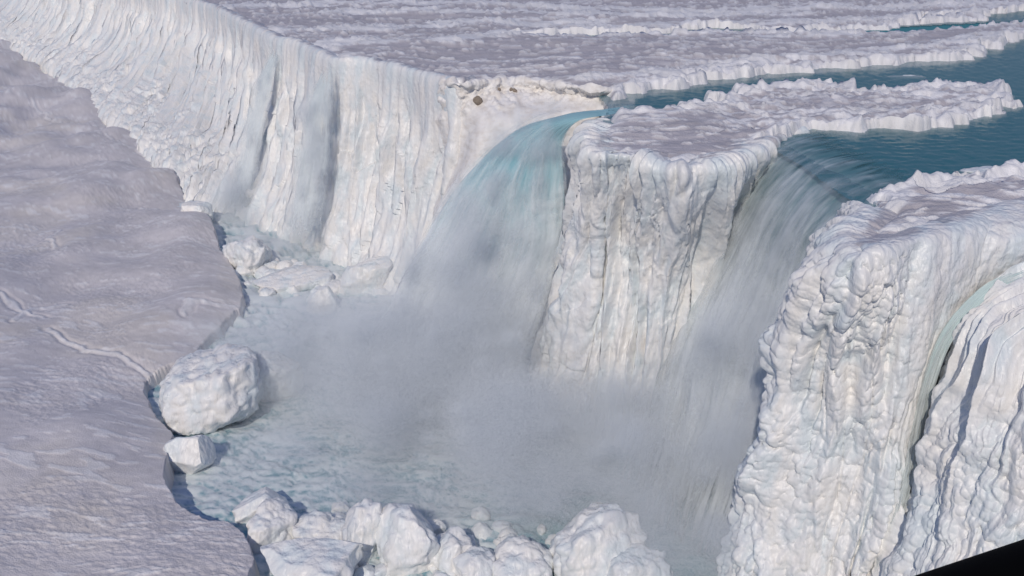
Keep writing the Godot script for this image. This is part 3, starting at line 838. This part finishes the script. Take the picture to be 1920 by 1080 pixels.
func make_cliffs() -> void:
	var out := Vector3(-0.5, 0.3, 0.8)
	var far := base("ice_cliff")
	tag(far, "long fluted white ice cliff with two thin waterfalls", "ice cliff")
	put("cliff_face", patch(FAR_CLIFF, 820, 300, far_wall, out, cliff_tone), M.ice, far)
	var ledge := patch(CHUTE_LEDGE, 200, 240, ledge_wall, out)
	ledge_points = ledge.surface_get_arrays(0)[Mesh.ARRAY_VERTEX]
	put("chute_ledge", ledge, M.ledge, far)
	var mid := base("ice_cliff_001")
	tag(mid, "ice promontory with grey snow top standing between the two big waterfalls", "ice cliff")
	put("cliff_face", patch(PROMONTORY, 380, 330, drapery_wall, out, cliff_tone), M.ice, mid)
	put("snow_top", tops[1], M.top, mid)
	var near := base("ice_cliff_002")
	tag(near, "knobbly near ice cliff with a rounded top, beside the wide waterfall", "ice cliff")
	put("cliff_face", patch(NEAR_CLIFF, 480, 430, knobbly_wall, out, cliff_tone), M.ice, near)
	put("snow_top", tops[2], M.top, near)
	var slope := base("ice_cliff_003")
	tag(slope, "ice buttress with flowing ridges beyond the narrow teal gully, above the black sill", "ice cliff")
	put("cliff_face", patch(NEAR_SLOPE, 440, 400, flowing_wall, out), M.ice, slope)


func make_sheet() -> void:
	var rows := PackedFloat32Array()
	var nr := int(470 * Q)
	for j in nr:
		rows.append(1.0 / lerpf(1.0 / 52.0, 1.0 / 520.0, float(j) / nr))
	var w := int(430 * Q)
	var p := polar(w, rows, deg_to_rad(-46), deg_to_rad(-8))
	var colors := PackedColorArray()
	colors.resize(p.size())
	var skip := PackedByteArray()
	skip.resize(p.size())
	for i in p.size():
		var x := p[i].x
		var z := p[i].z
		var e := sheet_field.at(x, z)
		if e > 3.5:
			skip[i] = 1
			p[i].y = -34
			continue
		var hs := sheet_height(x, z)
		p[i].y = hs.x
		var tone := 1.0 + 0.10 * middle.get_noise_2d(x * 0.5, z * 0.9) + 0.10 * fine.get_noise_2d(x * 0.8, z * 1.4)
		var dust := smoothstep(0.1, 0.5, broad.get_noise_2d(x * 1.1 + 200.0, z * 1.1) + 0.3 * middle.get_noise_2d(x, z))
		var c := Color(0.625, 0.60, 0.61).lerp(Color(0.66, 0.625, 0.605), dust).lerp(SNOW, hs.y)
		colors[i] = Color(c.r * tone, c.g * tone, c.b * tone)
	var o := put("snow_field", grid_mesh(p, w, rows.size(), Vector3.UP, colors, skip), M.sheet)
	tag(o, "smooth grey snow field left of the chasm, edged by a dark crack", "", "", "structure")


func make_water() -> void:
	# the river and the far stream share one level sheet each; banks of ice rise out of them
	var rows := PackedFloat32Array()
	for j in 300:
		rows.append(1.0 / lerpf(1.0 / 66.0, 1.0 / 420.0, j / 299.0))
	var w := 460
	for far in [false, true]:
		var rp := polar(w, rows, deg_to_rad(-2), deg_to_rad(44))
		var skip := PackedByteArray()
		skip.resize(rp.size())
		for i in rp.size():
			var x := rp[i].x
			var z := rp[i].z
			var level := water_level(x, z)
			if water_field.at(x, z) > 3.0 or edge_field.at(x, z) > -0.4 or (level != RIVER_LEVEL) != far:
				skip[i] = 1
			var u := x * 0.8 + z * 0.3
			rp[i].y = (STREAM_LEVEL if far else RIVER_LEVEL) + 0.05 * streak.get_noise_2d(u, z * 2.2) + 0.04 * fine.get_noise_2d(x, z * 2.0)
		var o := base("stream" if far else "river")
		tag(o, "narrow dark blue stream crossing the far ice plateau" if far else "teal meltwater river flowing round the ice promontory to both big waterfalls", "", "", "structure")
		put("water_surface", grid_mesh(rp, w, rows.size(), Vector3.UP, PackedColorArray(), skip), M.river, o)
		var body := MeshInstance3D.new()
		body.name = "water_depth"
		body.mesh = prism(STREAM, STREAM_LEVEL - 0.12, STREAM_LEVEL - 4.5) if far else prism(RIVER_BODY, RIVER_LEVEL - 0.12, RIVER_LEVEL - 4.5)
		body.material_override = fog(Color(0.22, 0.72, 0.84), 1.6 if far else 0.9)
		o.add_child(body)
	# pool
	rows = PackedFloat32Array()
	for j in 300:
		rows.append(1.0 / lerpf(1.0 / 52.0, 1.0 / 230.0, j / 299.0))
	w = 420
	var p := polar(w, rows, deg_to_rad(-34), deg_to_rad(30))
	var colors := PackedColorArray()
	colors.resize(p.size())
	for i in p.size():
		var x := p[i].x
		var z := p[i].z
		var wx := x + 3.0 * middle.get_noise_2d(x, z)
		var chop := fine.get_noise_2d(wx * 0.5, z * 0.9)
		var swell := middle.get_noise_2d(wx * 1.2, z * 2.0)
		p[i].y = POOL + 0.3 * swell + 0.2 * chop + 0.1 * fine.get_noise_2d(wx * 1.5, z * 2.2)
		var churn := fine.get_noise_2d(wx * 1.4 + 9.0, z * 2.4)
		var foam := smoothstep(-0.5, 0.6, 0.5 * middle.get_noise_2d(wx * 0.5 + 30.0, z * 0.9) + 0.5 * chop + 0.8 * churn + 0.3 + 0.5 * fine.get_noise_2d(wx * 3.2, z * 5.0))
		if x > -6.0:
			foam *= 0.35 + 0.65 * smoothstep(4.0, -6.0, x + 5.0 * middle.get_noise_2d(x * 0.5, z * 0.5))
		if z < -100.0:
			var slush := smoothstep(-100.0, -112.0, z + 6.0 * middle.get_noise_2d(x, z)) * smoothstep(-0.25, 0.1, chop + 0.5 * churn + 0.15)
			foam = maxf(foam, slush)
			p[i].y += 0.35 * slush * (0.5 + bumps(lump, x * 1.2, z * 1.2, 1.0))
		colors[i] = Color(0.17, 0.34, 0.40).lerp(Color(0.66, 0.72, 0.74), foam)
	var pool := put("plunge_pool", grid_mesh(p, w, rows.size(), Vector3.UP, colors), M.pool)
	tag(pool, "churning pale teal pool at the foot of the waterfalls", "", "", "structure")


func prism(outline: Array, top: float, bottom: float) -> ArrayMesh:
	var ring := PackedVector2Array()
	for q in outline:
		ring.append(Vector2(q[0], q[1]))
	if Geometry2D.is_polygon_clockwise(ring):
		ring.reverse()
	var st := SurfaceTool.new()
	st.begin(Mesh.PRIMITIVE_TRIANGLES)
	var tri := Geometry2D.triangulate_polygon(ring)
	for k in range(0, tri.size(), 3):
		for j in 3:
			var a := ring[tri[k + j]]
			st.add_vertex(Vector3(a.x, top, a.y))
		for j in [2, 1, 0]:
			var a := ring[tri[k + j]]
			st.add_vertex(Vector3(a.x, bottom, a.y))
	for i in ring.size():
		var a := ring[i]
		var b := ring[(i + 1) % ring.size()]
		for q in [Vector3(a.x, top, a.y), Vector3(a.x, bottom, a.y), Vector3(b.x, top, b.y), Vector3(b.x, top, b.y), Vector3(a.x, bottom, a.y), Vector3(b.x, bottom, b.y)]:
			st.add_vertex(q)
	st.index()
	return st.commit()


func strands(s: float, t: float, across: float, along: float, shift: float) -> float:
	var bend := middle.get_noise_2d(s * 14.0 + shift, t * 22.0)
	return 0.7 * streak.get_noise_2d((s + bend * 0.05) * across + shift, t * along) + 0.5 * streak.get_noise_2d((s + bend * 0.03) * across * 0.6 + shift + 31.0, t * along * 6.0 - bend)


func fall_layer(called: String, solid: float, net: Array, parent: Node, seed_: float, lift: float, across: float, along: float, body: Color, white: Color, break_at: float, cover: float, ns: int, nt: int, feather := 0.1) -> void:
	var disp := func(_q: Vector3, s: float, t: float, _c: Vector3) -> float:
		return lift * smoothstep(0.0, 0.25, t) + (0.06 + 0.35 * smoothstep(0.1, 0.6, t)) * 0.8 * strands(s, t, across, along, seed_)
	var tint := func(_q: Vector3, s: float, t: float) -> Color:
		var n := strands(s, t, across, along, seed_)
		var n2 := strands(s, t, across * 2.7, along * 2.2, seed_ + 60.0)
		var aerated := smoothstep(break_at - 0.2, break_at + 0.24, t + 0.1 * n + 0.08 * n2)
		var side := minf(s, 1.0 - s) + 0.05 * n2
		var edge := smoothstep(0.0, feather, side + 0.3 * feather * n) * (1.0 - smoothstep(0.82, 1.0, t + 0.15 * n2))
		var c := body.lerp(white, aerated)
		var a := lerpf(solid, clampf(cover + 0.2 * n + 0.2 * n2, 0.0, 1.0), aerated) * edge
		a *= smoothstep(0.01, 0.12, t + 0.06 * n2)
		return Color(c.r, c.g, c.b, clampf(a, 0.0, 1.0))
	put(called, patch(net, ns, nt, disp, Vector3(-0.5, 0.5, 0.7), tint), M.fall, parent)


func make_falls() -> void:
	var teal := Color(0.26, 0.50, 0.57)
	var milk := Color(0.74, 0.79, 0.82)
	var main := base("waterfall")
	tag(main, "main waterfall arching out with a turquoise lip left of the promontory", "waterfall")
	fall_layer("water_sheet", 0.92, MAIN_FALL, main, 0.0, 0.0, 24.0, 2.0, teal, milk, 0.5, 0.95, 150, 260)
	fall_layer("spray_veil", 0.0, MAIN_FALL, main, 130.0, 0.9, 18.0, 5.0, Color(0.3, 0.5, 0.56), milk, 0.34, 0.35, 150, 260)
	var wide := base("waterfall_001")
	tag(wide, "wide white waterfall sliding down between the promontory and the knobbly near cliff", "waterfall")
	fall_layer("water_sheet", 0.92, WIDE_FALL, wide, 300.0, 0.0, 30.0, 2.5, Color(0.09, 0.23, 0.27), milk, 0.26, 0.9, 190, 280)
	fall_layer("spray_veil", 0.0, WIDE_FALL, wide, 410.0, 0.9, 22.0, 4.0, Color(0.3, 0.45, 0.5), milk, 0.16, 0.35, 190, 280)
	var a := base("waterfall_002")
	tag(a, "thinner and farther of two narrow waterfalls on the long cliff", "waterfall", "narrow waterfalls on the far cliff")
	fall_layer("water_sheet", 0.92, THIN_FALL_A, a, 500.0, 0.5, 8.0, 3.0, Color(0.52, 0.61, 0.65), Color(0.64, 0.70, 0.73), 0.15, 0.9, 60, 160, 0.4)
	var b := base("waterfall_003")
	tag(b, "broader narrow waterfall on the long cliff, nearer the main waterfall", "waterfall", "narrow waterfalls on the far cliff")
	fall_layer("water_sheet", 0.92, THIN_FALL_B, b, 600.0, 0.5, 10.0, 3.0, Color(0.52, 0.61, 0.65), Color(0.64, 0.70, 0.73), 0.15, 0.9, 70, 160, 0.4)
	var g := base("waterfall_004")
	tag(g, "narrow teal stream running down the gully in the near cliff", "waterfall")
	fall_layer("water_sheet", 0.92, GULLY_STREAM, g, 700.0, 0.1, 9.0, 4.0, Color(0.52, 0.66, 0.67), Color(0.68, 0.75, 0.76), 0.3, 0.45, 50, 240)


func make_blocks() -> void:
	var g := "ice blocks fallen along the chasm"
	ice_block("ice_block", Vector3(-33.92, -31.00, -93.32), Vector3(12.0, 7.6, 14), 1, "largest rounded ice block with a flat grey top, wedged against the snow field", 0.3, 1.2, Vector3(-10, 24, 4), "ice block", g)
	ice_block("ice_block_001", Vector3(-27.57, -31.00, -97.55), Vector3(5.4, 6, 5.5), 2, "ice block fading into mist beside the largest block", 0.4, 0.7, Vector3(0, 40, 0), "ice block", g)
	ice_block("ice_block_002", Vector3(-31.98, -31.00, -81.49), Vector3(5.2, 4, 4.5), 3, "small smooth pale ice boulder below the largest block", 0.1, 0.3, Vector3(0, 10, 0), "ice block", g)
	ice_block("ice_block_003", Vector3(-41.53, -31.00, -140.10), Vector3(6.4, 4.6, 7), 4, "cluster-faced crumbling ice block beside the crack, below the thin waterfalls", 0.3, 1.3, Vector3(0, 25, 0), "ice block", g)
	ice_block("ice_block_004", Vector3(-56.44, -29.50, -162.63), Vector3(5.6, 3.0, 5), 5, "pale snowy ice lump on the corner of the snow field by the narrow waterfalls", 0.4, 0.5, Vector3(0, 30, 0), "ice block", g)
	ice_block("ice_block_005", Vector3(-23.10, -31.00, -73.29), Vector3(5.2, 2.6, 3.0), 6, "low flat ice floe in front of the foaming pool", 0.8, 0.25, Vector3(0, 16, 5), "ice block", g)
	ice_block("ice_block_006", Vector3(-21.17, -31.00, -69.67), Vector3(3.0, 3.0, 2.8), 7, "knobbly small ice block left of the low rubble, beside the crack", 0.2, 1.26, Vector3(0, 60, 0), "ice block", g)
	ice_block("ice_block_007", Vector3(-12.81, -31.60, -67.84), Vector3(3.2, 6.6, 3.0), 8, "tall narrow ice pinnacle at the near edge of the pool", 0.25, 0.84, Vector3(0, 20, -6), "ice block", g)
	ice_block("ice_block_008", Vector3(-8.62, -31.60, -66.75), Vector3(5.4, 5.8, 4.2), 9, "broad pointed ice block right of the tall narrow pinnacle", 0.3, 0.84, Vector3(0, -15, 12), "ice block", g)
	ice_block("ice_block_009", Vector3(-17.01, -31.00, -69.67), Vector3(4.5, 1.8, 3.0), 10, "low ice rubble between the knobbly block and the tall pinnacle", 0.2, 0.98, Vector3(0, -10, 0), "ice block", g)
	ice_block("ice_block_010", Vector3(-16.73, -30.60, -63.73), Vector3(8.0, 4.0, 5.6), 11, "flat-topped grey slab in the near corner of the chasm beside the crack", 0.92, 0.3, Vector3(4, -18, -5), "ice block", g)
	ice_block("ice_block_011", Vector3(-5.02, -31.40, -66.49), Vector3(3.4, 3.2, 3.4), 12, "ice boulder right of the broad pointed block", 0.3, 0.84, Vector3(0, 15, 0), "ice block", g)
	ice_block("ice_block_012", Vector3(-6.91, -31.00, -70.45), Vector3(1.8, 1.6, 1.4), 13, "tiny round ice lump on the pool behind the broad pointed block", 0.1, 0.3, Vector3(0, 10, 0), "ice block", g)
	ice_block("ice_block_013", Vector3(0.67, -31.40, -65.08), Vector3(4.6, 3.4, 4.2), 14, "rounded ice hummock left of the big misty mound", 0.2, 0.98, Vector3(0, 0, 0), "ice block", g)
	ice_block("ice_block_014", Vector3(7.02, -31.40, -65.78), Vector3(7.4, 6.0, 6.6), 15, "big rounded ice mound half veiled in mist at the foot of the wide waterfall", 0.1, 1.26, Vector3(0, 20, 0), "ice block", g)
	ice_block("ice_block_015", Vector3(9.86, -31.40, -63.05), Vector3(4.6, 3.6, 4.6), 16, "ice hummock leaning on the right flank of the big misty mound", 0.2, 1.26, Vector3(0, 40, 0), "ice block", g)
	ice_block("ice_block_016", Vector3(-2.90, -31.40, -64.39), Vector3(3.0, 2.8, 3.0), 17, "small broken ice lump between the boulder and the rounded hummock", 0.4, 0.98, Vector3(0, 10, 10), "ice block", g)
	ice_block("ice_block_017", Vector3(-26.49, -31.00, -121.56), Vector3(4.0, 4.6, 4.0), 18, "pointed pale ice block in mist at the foot of the long cliff", 0.2, 0.4, Vector3(0, 10, -6), "ice block", g)
	ice_block("ice_block_018", Vector3(-21.31, -31.00, -129.72), Vector3(7.5, 5.5, 6.0), 19, "smooth rounded ice bulge at the foot of the long cliff near the main waterfall", 0.3, 0.5, Vector3(0, 20, 0), "ice block", g)
	ice_block("ice_block_019", Vector3(-32.27, -31.00, -133.03), Vector3(11.0, 2.4, 10.0), 20, "low pinkish ice rubble in front of the narrow waterfalls", 0.2, 0.6, Vector3(0, 0, 0), "ice block", g)


var ledge_points := PackedVector3Array()


func nearest(points: PackedVector3Array, to: Vector3) -> Vector3:
	var best := points[0]
	for p in points:
		if (p - to).length_squared() < (best - to).length_squared():
			best = p
	return best


func make_chunks() -> void:
	# broken ice and slush afloat along the edges of the pool
	var rng := RandomNumberGenerator.new()
	rng.seed = 4
	var shapes := []
	for k in 5:
		shapes.append(ice_block_mesh(Vector3(1.5, 1.1, 1.3), 60 + k, 0.35, 0.35, 9, 5))
	var k := 0
	for q in [[Vector3(-41.36, -31.00, -140.10), 6.0, 40, "small chunk of broken white ice by the crack below the narrow waterfalls", "ice chunks by the crack"], [Vector3(-29.42, -31.00, -130.81), 11.0, 50, "small chunk of ice in mist at the foot of the long cliff", "ice chunks under the long cliff"], [Vector3(-17.63, -31.00, -70.45), 5.0, 40, "small chunk of rubble ice beside the low floe in the near corner", "ice chunks in the near corner"], [Vector3(-4.57, -31.00, -66.69), 7.5, 46, "small chunk of rubble ice around the blocks at the near edge of the pool", "ice chunks at the near edge"]]:
		for i in q[2]:
			var o := put("ice_chunk" if k == 0 else "ice_chunk_%03d" % k, shapes[k % 5], M.ice)
			var f := rng.randf_range(0.35, 1.1) * (1.5 if q[0].z < -100.0 else 1.0)
			o.position = q[0] + Vector3(rng.randfn() * 0.6 * q[1], 0.15 * f, rng.randfn() * 0.35 * q[1])
			o.scale = Vector3.ONE * f
			o.rotation = Vector3(rng.randf_range(-0.3, 0.3), rng.randf() * TAU, rng.randf_range(-0.3, 0.3))
			tag(o, q[3], "ice chunk", q[4])
			k += 1


func make_small_things() -> void:
	# stones melting out of the ledge above the main fall
	var stones := [[Vector3(-4.56, -2.00, -124.42), 0.62, "largest brown stone in the white ledge above the main waterfall"], [Vector3(-2.73, -1.60, -127.82), 0.28, "small dark stone second from the large one in the ledge"], [Vector3(-0.36, -1.60, -128.25), 0.3, "small dark stone in the middle of the ledge, left of a pair"], [Vector3(0.43, -1.60, -127.82), 0.38, "dark stone in the middle of the ledge, right of a pair"], [Vector3(3.86, -1.60, -129.54), 0.42, "dark stone highest in the ledge toward the river"], [Vector3(5.86, -1.60, -130.41), 0.26, "faint brown stone in the ledge nearest the river"]]
	var k := 0
	for q in stones:
		var o := put("stone" if k == 0 else "stone_%03d" % k, ice_block_mesh(Vector3(1.0, 1.1, 0.9) * q[1] * 1.5, 40 + k, 0.0, 0.25 * q[1], 12, 2), M.stone)
		o.position = nearest(ledge_points, q[0])
		tag(o, q[2], "stone", "stones melting out of the ice ledge")
		k += 1
	# ice floes in the river
	ice_block("ice_floe", Vector3(42.85, -1.60, -82.84), Vector3(4.6, 0.9, 2.2), 30, "flat white ice floe in the river by the rounded near top", 0.5, 0.25, Vector3(0, 12, 0), "ice floe")
	ice_block("ice_floe_001", Vector3(47.06, -1.60, -86.18), Vector3(1.0, 0.4, 0.7), 31, "tiny white ice floe in the river at the right edge", 0.5, 0.1, Vector3.ZERO, "ice floe")
	ice_block("ice_floe_002", Vector3(57.73, -1.70, -139.42), Vector3(5.0, 0.8, 2.0), 32, "half sunk pale floe in the river behind the promontory", 0.3, 0.2, Vector3.ZERO, "ice floe")
	# the aircraft's door sill that the camera looks over
	var sill := MeshInstance3D.new()
	sill.name = "door_sill"
	var cap := CapsuleMesh.new()
	cap.radius = 0.09
	cap.height = 1.3
	sill.mesh = cap
	sill.material_override = M.rubber
	add_child(sill)
	var a := Vector3(0.362, 19.236, -0.775)
	var b := Vector3(0.674, 19.333, -0.813)
	sill.position = (a + b) * 0.5
	var y := (b - a).normalized()
	var x := y.cross(Vector3.FORWARD).normalized()
	sill.basis = Basis(x, y, x.cross(y).normalized())
	tag(sill, "black aircraft door sill crossing the bottom right corner", "door sill")


func droplet_cloud(n: int, seed_: int, size: float) -> ArrayMesh:
	# many tiny drops spread through a ball that thins out from its middle
	var rng := RandomNumberGenerator.new()
	rng.seed = seed_
	var p := PackedVector3Array()
	var idx := PackedInt32Array()
	var corners := [Vector3(1, 1, 1), Vector3(1, -1, -1), Vector3(-1, 1, -1), Vector3(-1, -1, 1)]
	for i in n:
		var c := Vector3(rng.randfn(), rng.randfn(), rng.randfn()) * 0.4
		var b := Basis.from_euler(Vector3(rng.randf(), rng.randf(), rng.randf()) * TAU).scaled(Vector3.ONE * size * rng.randf_range(0.6, 1.3))
		var k := p.size()
		for q in corners:
			p.append(c + b * q)
		idx.append_array(PackedInt32Array([k, k + 2, k + 1, k, k + 1, k + 3, k, k + 3, k + 2, k + 1, k + 2, k + 3]))
	return arrays_mesh(p, PackedVector3Array(), idx)


func on_net(net: Array, s: float, t: float) -> Vector3:
	var fs := s * (net.size() - 1.001)
	var ft: float = t * (net[0].size() - 1.001)
	var i := int(fs)
	var j := int(ft)
	var pick := func(a: int, b: int) -> Vector3:
		return Vector3(net[a][b][0], net[a][b][1], net[a][b][2])
	return pick.call(i, j).lerp(pick.call(i + 1, j), fs - i).lerp(pick.call(i, j + 1).lerp(pick.call(i + 1, j + 1), fs - i), ft - j)


# spots: [centre, radius, clouds, share of height]
func spray(called: String, parent: Node, spots: Array, rng: RandomNumberGenerator, drops: Mesh) -> void:
	var at: Array[Transform3D] = []
	for q in spots:
		for i in q[2]:
			var k: float = q[1] * rng.randf_range(0.35, 0.75)
			var flat: float = q[3]
			var b := Basis.from_euler(Vector3(rng.randf_range(-0.5, 0.5), rng.randf() * TAU, rng.randf_range(-0.5, 0.5))).scaled(Vector3(k, k * flat, k))
			at.append(Transform3D(b, q[0] + Vector3(rng.randfn() * 0.5 * q[1], rng.randfn() * 0.34 * q[1] * flat, rng.randfn() * 0.4 * q[1])))
	var mm := MultiMesh.new()
	mm.transform_format = MultiMesh.TRANSFORM_3D
	mm.mesh = drops
	mm.instance_count = at.size()
	for i in at.size():
		mm.set_instance_transform(i, at[i])
	var o := MultiMeshInstance3D.new()
	o.name = called
	o.multimesh = mm
	o.material_override = M.spray
	parent.add_child(o, true)


func make_mist() -> void:
	var rng := RandomNumberGenerator.new()
	rng.seed = 77
	var mist := base("mist")
	tag(mist, "drifting grey mist rising from the plunge pool", "", "", "stuff")
	var drops := droplet_cloud(30000, 5, 0.0018)
	spray("basin_mist", mist, [[Vector3(-13.82, -25.00, -91.63), 11.0, 26, 0.7], [Vector3(-20.73, -26.50, -97.45), 10.0, 28, 0.7], [Vector3(-25.77, -28.50, -97.37), 8.0, 18, 0.7], [Vector3(-27.73, -29.00, -112.32), 8.0, 10, 0.6], [Vector3(-7.44, -21.00, -92.55), 9.0, 18, 0.8], [Vector3(-4.45, -25.00, -87.86), 10.0, 22, 0.8], [Vector3(2.08, -26.00, -80.73), 11.0, 26, 0.7], [Vector3(6.92, -26.00, -75.79), 10.0, 22, 0.7], [Vector3(9.89, -26.00, -71.32), 9.0, 16, 0.7], [Vector3(12.96, -27.00, -66.40), 8.0, 10, 0.6], [Vector3(-4.26, -29.00, -81.74), 9.0, 10, 0.5], [Vector3(16.01, -28.00, -65.58), 6.0, 7, 0.6], [Vector3(-21.63, -28.00, -113.51), 8.0, 9, 0.6], [Vector3(-32.34, -29.50, -108.41), 7.0, 7, 0.5], [Vector3(-11.33, -29.00, -88.26), 8.0, 10, 0.5], [Vector3(-24.13, -30.00, -84.46), 9.0, 5, 0.4], [Vector3(-17.37, -30.00, -83.41), 9.0, 4, 0.4], [Vector3(-8.11, -29.50, -76.74), 9.0, 8, 0.4], [Vector3(2.44, -29.00, -73.32), 8.0, 8, 0.5]], rng, drops)
	spray("fall_spray", mist, [[Vector3(-7.17, -15.00, -99.64), 5.0, 8, 1.3], [Vector3(-2.30, -11.00, -96.93), 4.5, 6, 1.3], [Vector3(-4.60, -19.00, -93.70), 6.5, 12, 1.3], [Vector3(0.00, -18.00, -97.46), 4.0, 6, 1.3], [Vector3(19.62, -15.00, -86.85), 4.5, 8, 1.3], [Vector3(20.63, -17.00, -78.67), 5.5, 10, 1.3], [Vector3(15.91, -22.50, -80.74), 5.0, 6, 1.3], [Vector3(17.74, -23.00, -71.73), 5.0, 6, 1.3], [Vector3(21.11, -12.00, -74.50), 4.0, 6, 1.3], [Vector3(19.74, -24.00, -69.88), 4.0, 6, 1.3], [Vector3(22.35, -14.50, -71.26), 3.5, 8, 1.4], [Vector3(20.64, -18.00, -68.44), 3.5, 8, 1.4], [Vector3(23.49, -11.50, -73.33), 2.5, 4, 1.4], [Vector3(19.28, -22.00, -66.70), 3.5, 6, 1.3]], rng, drops)
	var billows := []
	for q in [[Vector3(-12.88, -23.00, -94.18), 9.0], [Vector3(-19.79, -26.00, -99.26), 8.0], [Vector3(-3.30, -23.00, -87.56), 8.0], [Vector3(3.12, -25.00, -81.05), 8.0], [Vector3(8.31, -25.00, -75.07), 7.0], [Vector3(-24.58, -28.00, -97.74), 6.0], [Vector3(11.23, -27.00, -70.33), 5.0]]:
		for i in 9:
			billows.append([q[0] + Vector3(rng.randfn() * 0.6, absf(rng.randfn()) * 0.35, rng.randfn() * 0.5) * q[1], rng.randf_range(2.0, 4.0), 2, 0.7])
	spray("billow", mist, billows, rng, drops)
	var veil := []
	for q in [[MAIN_FALL, 0.3, 90, 2.4], [WIDE_FALL, 0.36, 60, 2.2], [THIN_FALL_A, 0.2, 16, 2.0], [THIN_FALL_B, 0.2, 20, 2.4]]:
		for i in q[2]:
			var t := lerpf(q[1], 1.0, pow(rng.randf(), 0.8))
			var p := on_net(q[0], rng.randf_range(0.08, 0.92), t) + Vector3(-0.4, 0.2, 0.8)
			veil.append([p, q[3] * lerpf(0.7, 1.5, t), 2, 1.6])
	spray("fall_veil", mist, veil, rng, drops)
	spray("far_spray", mist, [[Vector3(-50.11, -27.00, -164.32), 8.0, 14, 0.7], [Vector3(-35.56, -27.50, -149.97), 9.0, 18, 0.7], [Vector3(-39.28, -30.00, -142.35), 9.0, 6, 0.4]], rng, drops)
